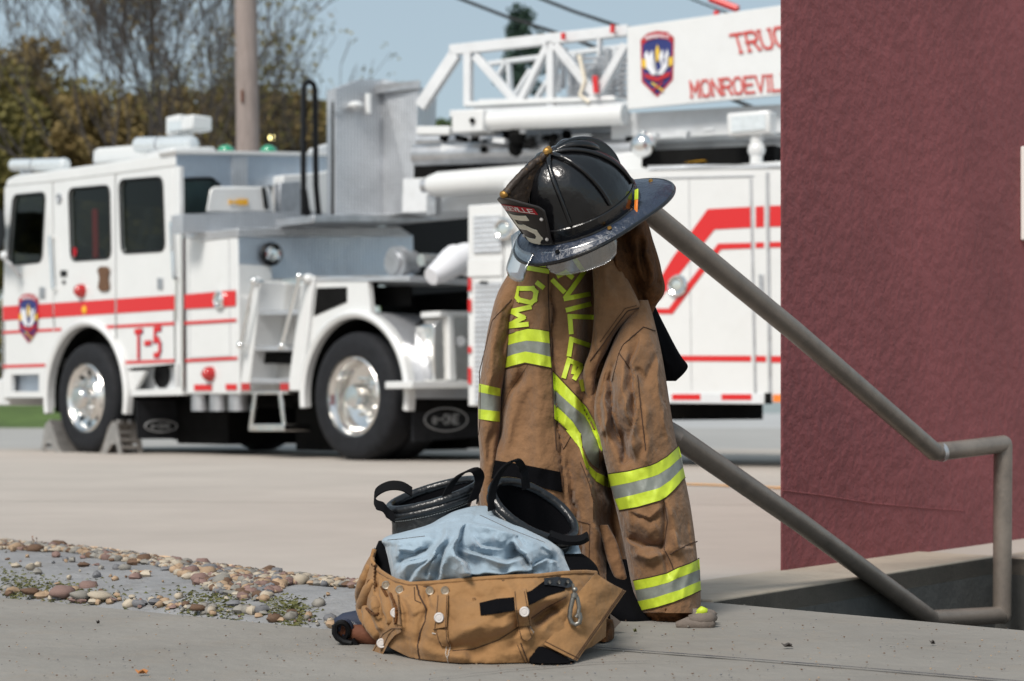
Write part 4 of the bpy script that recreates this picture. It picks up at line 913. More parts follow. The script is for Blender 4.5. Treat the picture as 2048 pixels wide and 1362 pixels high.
# side crest humps next to the centre comb
for s in (-1, 1):
    def hump(b, s=s):
        P = []
        for i in range(22):
            t = i/21; a = PI*(1-.0)-s*.42*math.sin(t*PI)*1.0; ph = PI/2*(.45+.55*t); p = dome_r(a, ph); P.append(p+p.normalized()*.008*math.sin(t*PI))
        b.tube(P, [.003+.007*math.sin(i/21*PI) for i in range(22)], 10)
    one(hump, 'crest_hump', M['helmet'], hel, smooth=70)
def brim_edge(a):
    ca_, sa_ = math.cos(a), math.sin(a)
    back = max(0, -ca_)**2.2; front = max(0, ca_)**2
    wdt = .036+.012*front+.064*back
    return wdt, -.014-.010*front-.014*back
def brimf(b):
    top = []; 
    for i in range(9):
        t = i/8; row = []
        for k in range(96):
            a = 2*PI*k/96; w_, dz = brim_edge(a); p = dome_r(a, 0); d = Vector((math.cos(a)*1.05, math.sin(a)*.95, 0)).normalized()
            wob = .0012*noise.noise(p*40+d*t*3)
            row.append(p+d*(w_*t-.004)+Vector((0,0,dz*t**1.5+wob+.003*math.sin(t*PI))))
        top.append(row)
    bot = [[p-Vector((0,0,.005)) for p in r] for r in top[::-1]]
    b.grid(top+bot+[top[0]], closeu=True)
one(brimf, 'brim', M['brim'], hel, smooth=60)
def brim_rim(off, t=1.0, dz2=0):
    L = []
    for k in range(96):
        a = 2*PI*k/96; w_, dz = brim_edge(a); p = dome_r(a, 0); d = Vector((math.cos(a)*1.05, math.sin(a)*.95, 0)).normalized()
        L.append(p+d*(w_*t-.004+off)+Vector((0,0,dz*t**1.5-.002+dz2)))
    return L
one(lambda b: b.tube(brim_rim(0), .0042, 8, close=True), 'brim_piping', M['helmet'], hel)
def stit(b):
    L = brim_rim(-.010, 1, .0042)
    for i in range(0, 96):
        p, q = L[i], L[(i+1)%96]
        for s in (0.1, .6): b.tube([p.lerp(q, s), p.lerp(q, s+.3)], .0007, 4)
one(stit, 'brim_stitching', M['boot'], hel)
one(lambda b: b.tube([dome_r(2*PI*k/72,0)*1.0+Vector((math.cos(2*PI*k/72)*.001, math.sin(2*PI*k/72)*.001, .001)) for k in range(72)], .0045, 8, close=True), 'base_cord', M['helmet'], hel)
def band(b):
    P = []
    for z_, o_ in ((.0,.002),(.002,.0035),(.030,.0035),(.032,.0015)):
        row = []
        for k in range(72):
            a = 2*PI*k/72; zz = z_*(1+.25*math.sin(a*3+1)*.1); ph = math.asin(min(1, (zz/.162)**(2.15/2))) if zz > 0 else 0
            p = dome_r(a, ph); row.append(p+Vector((math.cos(a), math.sin(a), 0))*o_)
        P.append(row)
    b.grid(P, closeu=True)
one(band, 'hat_band', M['helmet'], hel)
# front shield
SB, ST = Vector((.135, 0, .006)), Vector((.178, 0, .136))     # bottom and top tip
shx = (ST-SB); shn = shx.cross(Vector((0,1,0))).normalized()
if shn.x < 0: shn = -shn
def shp(x, y, k=0):   # x -1..1, y 0..1
    c = SB+shx*y; bow = -.026*x*x; return c+Vector((bow, x*.070, 0))+shn*(.0012*k)
SO = [(-.62,0),(.62,0),(.66,.12),(.86,.42),(.98,.66),(.92,.76),(.55,.90),(.22,.985),(0,1),(-.22,.985),(-.55,.90),(-.92,.76),(-.98,.66),(-.86,.42),(-.66,.12)]
def shieldf(b):
    xs = np.linspace(-.985, .985, 36); lo_ = np.interp(np.abs(xs), [0,.62,.66,.86,.98], [0,0,.12,.42,.655]); hi_ = np.interp(np.abs(xs), [0,.22,.55,.92,.98], [1,.985,.90,.76,.665])
    rows = []
    for x, l_, h_ in zip(xs, lo_, hi_):
        ys = np.linspace(l_, h_, 14); rows.append([shp(x,y,1) for y in ys]+[shp(x,y,-1.5) for y in ys[::-1]])
    b.grid(rows, closeu=True)
shd = one(shieldf, 'front_shield', M['shieldl'], hel, smooth=30)
one(lambda b: b.tube([shp(x,y,1.2) for x,y in SO], .0028, 8, close=True), 'shield_piping', M['shieldl'], shd)
def redp(b):
    P = []
    for s in range(15):
        x = -.80+1.60*s/14; yy = .70+.10*(1-(x/.8)**2); P.append([shp(x, yy-.085, 2.0), shp(x, yy+.055, 2.0)])
    b.grid(P)
one(redp, 'shield_banner', M['shred'], shd)
def redl(b):
    lettering(b, 'MONROEVILLE', lambda x, y, k: shp(-.72+x*.1745, .70+.10*(1-((-.72+x*.1745)/.8)**2)-.055+y*.085, 2.6+.1*k), 1, .66, .16, .17)
sw = MB(); redl(sw); sw.v = [tuple(v) for v in sw.v]; sw.build('shield_lettering', M['wht'], shd, smooth=0)
def five(b):
    def fn(x, y, k): return shp(-.42+x*.80, .055+y*.52, 2.2+.25*k)
    for pl in GLY['5']:
        for i, q in enumerate(stroke_quads([(p[0], p[1]) for p in pl], .2, 8)): 
            lo_ = [fn(x,y,-3) for x,y in q]; hi_ = [fn(x,y,2+(i//8)%4*.5) for x,y in q]; b.hexa(lo_, hi_)
one(five, 'shield_number', M['cream'], shd, smooth=0)
for x, y in ((.55,.10),(-.55,.10),(.80,.52)): one(lambda b: b.sphere(shp(x,y,2), .0042, 10), 'rivet', M['snapw'], shd)
# worn leather wrapped holder from apex to the shield tip
ap = dome_r(0, PI/2)
def holder(b):
    P = []; rr = []
    for i in range(24):
        t = i/23; p = (ap+Vector((.008,0,.006))).lerp(ST+Vector((-.006,0,.006)), t); p.z += .006*math.sin(t*PI); P.append(p+Vector((0,.002*noise.noise((t*9,1,1)),.003*noise.noise((t*11,0,0))))); rr.append(.0085+.003*noise.noise((t*14,5,5)))
    b.tube(P, rr, 12)
    # web below the spine
    rows = []
    for s in (-1, 1):
        L = []
        for i in range(16):
            t = i/15; p = P[int(t*23)]; L.append(p)
        Lo = [dome_r(0, PI/2*(1-.62*i/15)) .lerp(shp(0, .55-.1*i/15, -2), (i/15)**1.2) for i in range(16)]
        b.grid([[p+Vector((0,s*.006,0)) for p in L], [p.lerp(q,.5)+Vector((0,s*(.008+.003*noise.noise(p*60)),0)) for p,q in zip(L,Lo)], [p+Vector((0,s*.007,0)) for p in Lo]])
one(holder, 'crest_holder', M['leather'], hel, smooth=50)
one(lambda b: (b.sphere(ap+Vector((.004,0,.010)), (.012,.010,.011), 12), b.sphere(ap+Vector((.012,.006,.012)), .006, 8), b.sphere(ap+Vector((-.004,-.004,.014)), .006, 8)), 'brass_finial', M['brass'], hel)
one(lambda b: (b.sphere(ST+Vector((-.002,0,.006)), (.008,.011,.009), 10),), 'brass_tip', M['brass'], hel)
# trim marker and brim hardware (camera side is +y)
def trim(b):
    pa = dome_r(math.radians(112), .0)+Vector((-.001,.014,-.006)); pb = dome_r(math.radians(129), .17)+Vector((-.002,.013,0)); d = (pb-pa)
    b.bar(pa, pa.lerp(pb,.55), .0035, .0095, 1, up=(0,1,.2)); b.bar(pa.lerp(pb,.55), pb, .0035, .0105, 0, up=(0,1,.2))
one(trim, 'reflective_marker', [M['lime'], M['orange']], hel, bevel=.001)
for a, t in ((28,.6),(78,.35),(172,.55)):
    a = math.radians(a); w_, dz = brim_edge(a); p = dome_r(a,0)+Vector((math.cos(a),math.sin(a),0))*w_*t+Vector((0,0,dz*t**1.5+.003))
    one(lambda b: (b.tube([p,p+Vector((0,0,.004))], [.0055,.004], 10)), 'grommet', M['brass'] if t != .6 else M['black'], hel)
# flip-down clear eye shields
def visor(a0, a1, hgt, out, flare=.006, name='eye_shield'):
    def f(b):
        rows = []
        for i in range(9):
            t = i/8; row = []
            for k in range(19):
                s = k/18; a = math.radians(a0+(a1-a0)*s); base = dome_r(a, 0); d = Vector((math.cos(a), math.sin(a), 0))
                corner = 1-abs(2*s-1)**5; row.append(base+d*(out+flare*t)+Vector((0,0,-.006-hgt*t*(.35+.65*corner**.5))))
            rows.append(row)
        b.grid(rows)
    o = one(f, name, M['visor'], hel); sm = o.modifiers.new('thickness','SOLIDIFY'); sm.thickness = .002; return o
visor(-66, 4, .056, .030, .042); visor(12, 78, .058, .024)

# ------------------------------------------------------------------ cloth relief tools
def interp(xs, ys, x): return np.interp(x, xs, ys)
def smooth_interp(xs, ys, q):
    xs = np.array(xs, float); ys = np.array(ys, float); q = np.asarray(q, float)
    m_ = np.gradient(ys, xs); i = np.clip(np.searchsorted(xs, q)-1, 0, len(xs)-2)
    h = xs[i+1]-xs[i]; t = np.clip((q-xs[i])/h, 0, 1)
    return (2*t**3-3*t**2+1)*ys[i]+(t**3-2*t**2+t)*h*m_[i]+(-2*t**3+3*t**2)*ys[i+1]+(t**3-t**2)*h*m_[i+1]
def dist_poly(px, py, pl):
    d = np.full(px.shape, 1e9); side = np.zeros(px.shape); tt = np.zeros(px.shape); L = 0; n = len(pl)-1
    for i, (a, c) in enumerate(zip(pl[:-1], pl[1:])):
        ex, ey = c[0]-a[0], c[1]-a[1]; l2 = ex*ex+ey*ey
        t = np.clip(((px-a[0])*ex+(py-a[1])*ey)/l2, 0, 1); dx = px-a[0]-t*ex; dy = py-a[1]-t*ey; dd = np.hypot(dx, dy)
        up2 = dd < d; d = np.where(up2, dd, d); side = np.where(up2, np.sign(ex*dy-ey*dx), side); tt = np.where(up2, (i+t)/n, tt)
    return d, side, tt
class Cloth:
    """surface seen as rows (py, xl, xr, Yc, hd) with folds (polyline, width, amp, asym)"""
    def __init__(s, rows, folds=(), wr=.0025, wsc=55, seed=0, p=2.2, wr2=.0012, fs=1.35, warp=6, rg=.0035, rsc=(26, 80)):
        s.fs = fs; s.warp = warp; s.rg = rg; s.rsc = rsc
        s.r = np.array(rows, float); s.f = folds; s.wr = wr; s.wsc = wsc; s.seed = seed; s.p = p; s.wr2 = wr2
    def row(s, py): return [smooth_interp(s.r[:,0], s.r[:,i], py) for i in range(1, 5)]
    def fold(s, px, py):
        o = np.zeros(px.shape)
        if s.warp:
            wx = np.array([noise.noise((x/38, y/38, 11)) for x, y in zip(px.ravel(), py.ravel())]).reshape(px.shape); wy = np.array([noise.noise((x/38, y/38, 27)) for x, y in zip(px.ravel(), py.ravel())]).reshape(px.shape)
            px = px+s.warp*wx; py = py+s.warp*wy
        for f in s.f:
            if f[0] == 'lap':
                _, pl, wd, amp = f; d, side, t = dist_poly(px, py, pl); sd_ = np.tanh(side*d/2.2)
                o += s.fs*amp*(np.where(sd_ > 0, 1, .8)*sd_)*np.exp(-d/wd)*np.clip(np.minimum(t, 1-t)*5, 0, 1)
                continue
            pl, wd, amp = f[:3]; asym = f[3] if len(f) > 3 else 1.0
            d, side, t = dist_poly(px, py, pl); w_ = np.where(side > 0, wd*asym, wd)
            o += s.fs*amp*np.exp(-(d/w_)**2)*np.clip(np.minimum(t, 1-t)*6+.25, 0, 1)
        return o
    def D(s, px, py):
        px = np.asarray(px, float); py = np.asarray(py, float)
        xl, xr, Yc, hd = s.row(py); t = np.clip((px-xl)/np.maximum(xr-xl, 1e-3), 0, 1)
        prof = np.clip(1-np.abs(2*t-1)**s.p, 0, 1)**(1/s.p)
        edge = np.clip(np.minimum(t, 1-t)*14, 0, 1)
        nz = np.array([noise.fractal((x/s.wsc+s.seed, y/s.wsc/1.8, s.seed), .9, 2.1, 4) for x, y in zip(px.ravel(), py.ravel())]).reshape(px.shape)
        nz2 = np.array([noise.noise((x/14+s.seed, y/19, s.seed+3)) for x, y in zip(px.ravel(), py.ravel())]).reshape(px.shape)
        if s.rg: nz2 = nz2+s.rg/max(s.wr2, 1e-5)*np.array([(1-abs(noise.noise(((x+.25*y)/s.rsc[0]+s.seed, (y-.2*x)/s.rsc[1], s.seed+9)))*2.4)*(.5+noise.noise((x/70, y/70, s.seed+1))) for x, y in zip(px.ravel(), py.ravel())]).reshape(px.shape)
        return Yc-hd*prof-(s.fold(px, py)+s.wr*nz+s.wr2*nz2)*edge
    def mesh(s, b, ny=130, nt=70, step_y=None, back=True, hem=0):
        pys = np.linspace(s.r[0,0], s.r[-1,0], ny); xl, xr, Yc, hd = s.row(pys)
        th = (1-np.cos(np.linspace(0, PI, nt)))/2
        px = xl[:,None]+(xr-xl)[:,None]*th[None,:]; py = np.repeat(pys[:,None], nt, 1)
        D = s.D(px, py)
        rows = []
        for i in range(ny):
            fr = [Wp(px[i,k], py[i,k], D[i,k]) for k in range(nt)]
            if back:
                bk = []
                for k in range(nt-2, 0, -1):
                    pr = (1-abs(2*th[k]-1)**s.p)**(1/s.p); p = Wp(px[i,k], py[i,k], Yc[i]); bk.append(p+Vector((0, hd[i]*pr*.9+.004, 0)))
                fr += bk
            rows.append(fr)
        b.grid(rows, closeu=back)
        if back:
            n = len(rows[0]); 
            for rw_, inv in ((rows[0], 1), (rows[-1], 0)):
                c = sum(rw_, Vector())/n; b.add(rw_+[c], [[k, (k+1)%n, n] for k in range(n)])
    def strip(s, b, top, bot, off=.003, n=60, k=6, m=0, skirt=.004):
        ta = np.linspace(0, 1, n); T = np.array(top, float); B = np.array(bot, float)
        def along(P, t):
            d = np.r_[0, np.cumsum(np.hypot(*np.diff(P, axis=0).T))]; d /= d[-1]
            return np.stack([np.interp(t, d, P[:,0]), np.interp(t, d, P[:,1])], 1)
        a, c = along(T, ta), along(B, ta)
        P = np.array([[a[i]+(c[i]-a[i])*j/k for j in range(k+1)] for i in range(n)])
        s.pgrid(b, P, off, m, skirt)
    def pgrid(s, b, P, off, m=0, skirt=.004):
        D = s.D(P[...,0], P[...,1]); R_, K_ = D.shape
        V = [[Wp(P[i,j,0], P[i,j,1], D[i,j]-off) for j in range(K_)] for i in range(R_)]
        def sk(i, j): return Wp(P[i,j,0], P[i,j,1], D[i,j]-off+skirt)
        V2 = [[sk(0,0)]+[sk(0,j) for j in range(K_)]+[sk(0,K_-1)]]
        for i in range(R_): V2.append([sk(i,0)]+V[i]+[sk(i,K_-1)])
        V2.append([sk(R_-1,0)]+[sk(R_-1,j) for j in range(K_)]+[sk(R_-1,K_-1)])
        b.grid(V2, m)
    def line(s, b, pl, wd=2.2, off=.0015, m=0, n=40, jit=0):
        P = np.array(pl, float); d = np.r_[0, np.cumsum(np.hypot(*np.diff(P, axis=0).T))]; t = np.linspace(0, d[-1], n)
        q = np.stack([np.interp(t, d, P[:,0]), np.interp(t, d, P[:,1])], 1)
        if jit: q += np.array([[rng.uniform(-jit, jit) for _ in (0, 1)] for _ in q])
        D = s.D(q[:,0], q[:,1]); b.tube([Wp(x, y, z-off) for (x, y), z in zip(q, D)], wd/2/F*3.85, 5, m)
    def stroke(s, b, pl, wd, off=.004, m=0):
        for q in stroke_quads(pl, wd, max(1, int(1))):
            P = np.array([[np.array(q[0])+(np.array(q[1])-np.array(q[0]))*i/8, np.array(q[3])+(np.array(q[2])-np.array(q[3]))*i/8] for i in range(9)])
            P = np.stack([P[:,0], (P[:,0]+P[:,1])/2, P[:,1]], 1)
            s.pgrid(b, P, off, m, off+.001)
            off += .00025

# ------------------------------------------------------------------ turnout coat
coat = thing('turnout_coat', 'brown firefighter coat with lime and silver bands hanging from the handrail post', 'coat', (G(1180,1240).x, 3.9, 0))
cl0 = Vector(coat.location)
def cbuild(b, name, mt, par=None, **k):
    b.v = [tuple(Vector(v)-cl0) for v in b.v]; return b.build(name, mt, par or coat, **k)
def z2(l): return [(x/3.096+920, y/3.096+460) for x, y in l]       # from enlarged chest crop
def z3(l): return [(x/3.096+920, y/3.096+860) for x, y in l]       # from enlarged lower crop
body_c = Cloth([(470,1075,1215,3.95,.05),(520,1045,1222,3.96,.09),(560,1030,1235,3.965,.105),(620,1012,1250,3.97,.12),(700,1003,1262,3.98,.135),(800,999,1275,3.985,.14),(880,984,1285,3.985,.145),(940,963,1290,3.985,.15),(1010,955,1290,3.985,.155),(1100,958,1290,3.99,.16),(1245,975,1300,3.96,.19)],
  folds=[('lap', [(1104,545),(1101,640),(1105,740),(1113,860),(1124,1000),(1140,1120)], 14, .012), ('lap', [(1056,738),(1020,800),(1000,880),(980,960)], 26, -.012), ('lap', [(1168,900),(1190,1000),(1205,1120)], 16, .018), ('lap', [(1148,760),(1190,860),(1215,950)], 14, -.012), ('lap', [(1140,960),(1160,1040),(1170,1140)], 12, -.012), ('lap', [(1205,860),(1212,980),(1232,1100)], 14, .02),
   ([(1105,540),(1100,640),(1104,740),(1112,860),(1122,1000),(1140,1120)], 6, -.012, 1.6),
         ([(1085,560),(1080,700),(1075,860),(1080,1000)], 16, .012), ([(1030,600),(1022,760),(1010,900)], 12, .010), ([(1050,740),(1012,800),(1000,900)], 9, -.010),
         ([(1150,560),(1152,700),(1150,860)], 14, .016), ([(1190,520),(1187,640),(1180,760)], 16, -.055, 2.2),
         ([(1235,640),(1225,700),(1190,770)], 22, -.05), ([(1215,900),(1225,1000),(1240,1180)], 24, -.07), ([(1255,880),(1270,1050)], 24, -.05),
         ([(1160,880),(1185,1000),(1200,1150)], 12, .014), ([(1135,900),(1150,1020),(1165,1150)], 7, -.012), ([(1165,740),(1172,820),(1190,870)], 8, -.012),
         ([(1060,740),(1030,820),(1015,900)],10,.006), ([(1130,760),(1128,860)],8,.006)], wr=.006, wsc=70, seed=1)
b = MB(); body_c.mesh(b, 190, 110); cbuild(b, 'coat_body', M['coat'], smooth=80)
b = MB(); 
body_c.line(b, z2([(545,250),(548,400),(552,560),(560,700),(570,900),(580,1100),(598,1362)]), 2.6, .001, jit=.3); body_c.line(b, z2([(425,830),(300,1010),(180,1362)])[:1]+z2([(300,1010),(180,1362)]), 1.2, .0)
body_c.line(b, z3([(615,240),(645,450),(660,560)]), 2.2, .001, jit=.4); body_c.line(b, z3([(600,0),(640,120),(690,30)]), 1.6, .001)
body_c.line(b, [(1146,1040),(1180,1048),(1178,1120)], 1.8, .001, jit=.3); body_c.line(b, z3([(745,200),(800,330),(830,450)]), 2, .001, jit=.4); body_c.line(b, z2([(370,480),(300,600)])[:2], 1.2, .001)
for l in ((z2([(275,655),(420,608),(552,626)])), z2([(253,866),(404,826),(568,856)]), z2([(575,870),(782,1091),(856,1234)]), z2([(583,1170),(676,1256),(756,1368)])): body_c.line(b, l, 1.8, .002)
cbuild(b, 'seam', M['seam'])
# reflective bands on the body
b = MB(); body_c.strip(b, z2([(275,660),(345,630),(420,612),(480,616),(552,630)]), z2([(268,722),(340,700),(412,685),(480,690),(556,702)]), .003); cbuild(b, 'lime_band', M['lime'], smooth=60)
b = MB(); body_c.strip(b, z2([(262,796),(330,770),(404,752),(480,765),(562,785)]), z2([(253,862),(330,838),(402,820),(480,835),(567,852)]), .003); cbuild(b, 'lime_band', M['lime'], smooth=60)
b = MB(); body_c.strip(b, z2([(575,878),(680,990),(780,1095),(830,1180),(858,1245)]), z2([(580,985),(690,1085),(770,1150),(800,1200),(830,1262)]), .003); cbuild(b, 'lime_band', M['lime'], smooth=60)
b = MB(); body_c.strip(b, z2([(582,1080),(640,1130),(700,1190),(745,1262),(757,1330)]), z2([(585,1168),(640,1215),(682,1252),(735,1320),(752,1362)]), .003); cbuild(b, 'lime_band', M['lime'], smooth=60)
b = MB(); body_c.strip(b, z3([(750,20),(745,80),(770,150),(800,220),(845,262)])[0:5], z3([(655,0),(740,110),(780,230),(815,285),(840,310)]), .003); cbuild(b, 'lime_band', M['lime'], smooth=60)
b = MB(); body_c.strip(b, z3([(815,0),(845,60),(862,110)]), z3([(875,0),(882,70),(880,135)]), .0034); cbuild(b, 'lime_band', M['lime'], smooth=60)
b = MB(); body_c.strip(b, z3([(845,262),(900,285),(950,300)]), z3([(840,315),(890,345),(945,362)]), .003); cbuild(b, 'lime_band', M['lime'], smooth=60)
b = MB(); body_c.strip(b, z2([(268,722),(340,700),(412,685),(480,690),(556,702)]), z2([(262,796),(330,770),(404,752),(480,765),(562,785)]), .0026); cbuild(b, 'silver_band', M['silvert'], smooth=60)
b = MB(); body_c.strip(b, z2([(580,985),(690,1085),(770,1150),(800,1200),(830,1262),(845,1350)]), z2([(582,1080),(640,1130),(700,1190),(750,1262),(765,1330),(775,1362)]), .0026); cbuild(b, 'silver_band', M['silvert'], smooth=60)
b = MB(); body_c.strip(b, z3([(770,0),(815,0),(845,60),(862,120),(862,190)]), z3([(752,20),(760,100),(790,170),(820,215),(858,240)]), .0028); cbuild(b, 'silver_band', M['silvert'], smooth=60)
b = MB(); body_c.strip(b, [(966,917),(1040,928),(1121,944)], [(962,953),(1040,964),(1124,985)], .004); cbuild(b, 'black_strap', M['velcro'], smooth=60)
b = MB(); body_c.strip(b, [(955,978),(990,984),(1126,1010)], [(952,1008),(990,1014),(1130,1040)], .004); cbuild(b, 'black_strap', M['velcro'], smooth=60)
b = MB(); W_ = 9.4
def zl(l): return z2(l)
LT = [[(430,478),(318,503)],[(318,503),(392,542)],[(392,542),(296,592)],[(296,596),(412,584)],
 [(352,362),(450,362),(470,385),(462,432),(440,450),(365,432),(347,410),(352,362)], [(482,330),(510,352)],[(420,235),(540,255)],[(430,205),(520,215)],
 [(578,315),(640,378)],[(612,282),(655,262)],[(655,262),(690,290)],[(712,182),(765,258)],[(765,265),(655,415)],[(655,425),(796,398)],
 [(668,494),(800,460)],[(826,540),(680,535)],[(680,535),(688,632)],[(795,712),(690,676)],[(690,676),(676,770)],[(674,806),(645,905)],[(674,806),(748,838)],[(716,822),(704,880)],[(750,850),(712,915)],[(752,940),(764,985)]]
for i, l in enumerate(LT): body_c.stroke(b, zl(l), W_, .0036+.0002*(i%4))
cbuild(b, 'coat_lettering', M['lime'], smooth=50)
# left sleeve
ls = Cloth([(545,1018,1052,3.96,.03),(580,998,1048,3.955,.05),(640,980,1032,3.95,.06),(720,966,1016,3.95,.065),(790,957,1003,3.95,.065),(860,956,1001,3.95,.065),(920,960,996,3.95,.06),(985,958,992,3.95,.055),(1060,962,1000,3.95,.05)],
   folds=[([(1000,600),(985,700),(975,800)], 8, .010), ([(1022,620),(1005,700),(998,800)], 6, -.01), ([(985,860),(975,930)], 7, -.008)], wr=.004, seed=4)
b = MB(); ls.mesh(b, 110, 40); slv = cbuild(b, 'sleeve', M['coat'], smooth=80)
for T_, B_ in (([(957.5,767),(1001,777)], [(957,784),(1001,793)]), ([(956.8,818),(1000,823)], [(957,838),(1000,844)])):
    b = MB(); ls.strip(b, T_, B_, .003, 20); cbuild(b, 'lime_band', M['lime'], slv)
b = MB(); ls.strip(b, [(957.2,784),(1001,793)], [(956.8,818),(1000,823)], .0025, 20); cbuild(b, 'silver_band', M['silvert'], slv)
b = MB(); ls.line(b, z2([(320,430),(200,560),(165,700),(120,880),(122,960)]), 2.2, .001, jit=.4); ls.line(b, [(961,770),(960,840),(957,870)], 1.6, .003); cbuild(b, 'seam', M['seam'], slv)
# collar and coat back under the helmet; its shade is in the colour
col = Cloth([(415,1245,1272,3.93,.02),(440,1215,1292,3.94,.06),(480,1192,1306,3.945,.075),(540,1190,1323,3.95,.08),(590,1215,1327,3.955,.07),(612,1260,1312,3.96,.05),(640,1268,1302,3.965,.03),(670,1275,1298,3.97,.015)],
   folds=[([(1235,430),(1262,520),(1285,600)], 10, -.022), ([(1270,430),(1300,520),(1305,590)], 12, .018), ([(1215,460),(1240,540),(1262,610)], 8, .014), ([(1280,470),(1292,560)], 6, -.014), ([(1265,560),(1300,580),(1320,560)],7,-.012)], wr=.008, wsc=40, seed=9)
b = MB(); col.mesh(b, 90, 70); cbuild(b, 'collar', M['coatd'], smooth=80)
tail = Cloth([(560,1280,1296,3.98,.01),(600,1282,1306,3.98,.02),(660,1290,1334,3.985,.03),(715,1300,1364,3.99,.03),(733,1305,1376,3.99,.025),(748,1312,1367,3.99,.02),(762,1322,1352,3.99,.01)], folds=[([(1300,620),(1335,740)], 8, .008)], seed=12)
b = MB(); tail.mesh(b, 50, 30); cbuild(b, 'coat_tail', M['lining'], smooth=80)
# lapel and storm flap
lap = Cloth([(478,1176,1214,3.885,.02),(520,1183,1236,3.88,.03),(560,1186,1256,3.875,.035),(600,1188,1276,3.87,.035),(616,1188,1282,3.87,.032),(632,1188,1264,3.87,.032),(660,1186,1236,3.87,.03),(700,1180,1214,3.87,.03),(735,1168,1196,3.87,.025),(800,1172,1190,3.875,.02),(860,1184,1196,3.88,.012)],
   folds=[([(1200,500),(1215,600)], 12, .008), ([(1184,640),(1190,720)],5,-.006)], wr=.004, seed=15)
b = MB(); lap.mesh(b, 110, 44); lp = cbuild(b, 'storm_flap', M['coat'], smooth=80)
b = MB(); lap.line(b, [(1278,616),(1255,622),(1232,652),(1205,690),(1180,722)], 2.6, .0015); lap.line(b, [(1273,611),(1250,617),(1228,646),(1200,684)], 1.2, .0015); cbuild(b, 'seam', M['seam'], lp)
# shoulder yoke behind the sleeve
# right sleeve
rs = Cloth([(600,1268,1296,3.90,.03),(625,1258,1304,3.895,.05),(660,1238,1313,3.885,.07),(710,1216,1324,3.875,.085),(770,1196,1334,3.865,.10),(830,1188,1343,3.86,.105),(880,1200,1352,3.855,.105),(930,1212,1364,3.85,.105),(990,1226,1377,3.845,.105),(1060,1242,1388,3.84,.105),(1120,1254,1395,3.835,.105),(1180,1266,1401,3.83,.10),(1226,1280,1402,3.825,.095)],
   folds=[('lap', [(1282,668),(1262,730),(1270,800),(1262,880),(1270,930)], 18, -.016), ('lap', [(1240,700),(1222,760),(1226,830),(1246,900)], 13, -.022), ('lap', [(1210,760),(1204,830),(1216,890)], 9, -.014), ('lap', [(1316,690),(1322,780),(1338,890)], 16, .010), ('lap', [(1250,1075),(1285,1094),(1322,1090)], 12, .016), ('lap', [(1262,1020),(1300,1040),(1330,1012)], 10, -.010), ('lap', [(1345,1060),(1362,1090),(1388,1100)], 9, .010),
   ([(1225,740),(1222,800),(1240,870),(1262,930)], 9, -.028, 1.5), ([(1250,700),(1245,780),(1260,850)], 9, .016), ([(1210,790),(1215,840),(1200,870)], 8, .018), ([(1262,770),(1250,820),(1272,880),(1255,920)], 8, .012),
          ([(1268,740),(1290,760),(1318,700)], 8, -.010), ([(1290,800),(1296,880),(1288,940)], 10, .010), ([(1320,700),(1332,800),(1345,900)], 9, .008), ([(1240,860),(1252,900),(1245,935)], 6, -.018),
          ([(1262,1070),(1285,1088),(1305,1095),(1330,1085)], 9, -.016), ([(1265,1105),(1300,1118),(1328,1105)], 9, .014), ([(1275,1040),(1300,1062),(1318,1050)], 12, .010), ([(1328,1000),(1330,1060),(1322,1100),(1338,1150)], 5, -.012),
          ([(1345,1010),(1352,1080),(1362,1110)], 10, .008), ([(1256,990),(1262,1060)],8,.008), ([(1375,1040),(1380,1120)],8,-.007)], wr=.006, wsc=60, seed=21)
b = MB(); rs.mesh(b, 210, 90); sl2 = cbuild(b, 'sleeve', M['coat'], smooth=80)
bt1 = z3([(915,275),(1040,258),(1180,222),(1220,205),(1285,165),(1355,100)]); bt2 = z3([(932,350),(1060,325),(1190,290),(1230,275),(1300,230),(1372,165)])
bt3 = z3([(957,428),(1080,400),(1215,365),(1240,355),(1305,310),(1382,230)]); bt4 = z3([(985,495),(1100,475),(1240,435),(1275,415),(1325,370),(1395,290)])
cb1 = z3([(1072,935),(1180,915),(1280,890),(1350,855),(1420,830),(1482,798)]); cb2 = z3([(1085,992),(1190,972),(1290,945),(1355,915),(1420,890),(1486,862)])
cb3 = z3([(1100,1060),(1200,1040),(1310,1005),(1360,990),(1420,962),(1489,935)]); cb4 = z3([(1112,1118),(1210,1098),(1320,1065),(1370,1045),(1430,1020),(1492,990)])
for T_, B_ in ((bt1,bt2),(bt3,bt4),(cb1,cb2),(cb3,cb4)): b = MB(); rs.strip(b, T_, B_, .0032, 90); cbuild(b, 'lime_band', M['lime'], sl2, smooth=60)
for T_, B_ in ((bt2,bt3),(cb2,cb3)): b = MB(); rs.strip(b, T_, B_, .0027, 90); cbuild(b, 'silver_band', M['silvert'], sl2, smooth=60)
b = MB()
for l in ([(x,y-1.5) for x,y in bt1],[(x,y+1.5) for x,y in bt4],[(x,y-1.5) for x,y in cb1],[(x,y+1.5) for x,y in cb4]): rs.line(b, l, 2.0, .0015)
for l in (z3([(1180,222),(1245,400),(1265,445),(1285,560),(1262,730),(1310,830),(1345,950),(1358,1050)]), z3([(1200,215),(1258,400)]), z2([(1135,600),(1010,710),(985,760),(1050,855)]), z2([(1135,600),(1210,625)]), z2([(1100,900),(1120,1100),(1150,1362)]), z3([(1300,770),(1330,752),(1420,705),(1470,690)]), z2([(985,760),(940,940)])): rs.line(b, l, 2.4, .001, jit=.5)
cbuild(b, 'seam', M['seam'], sl2)
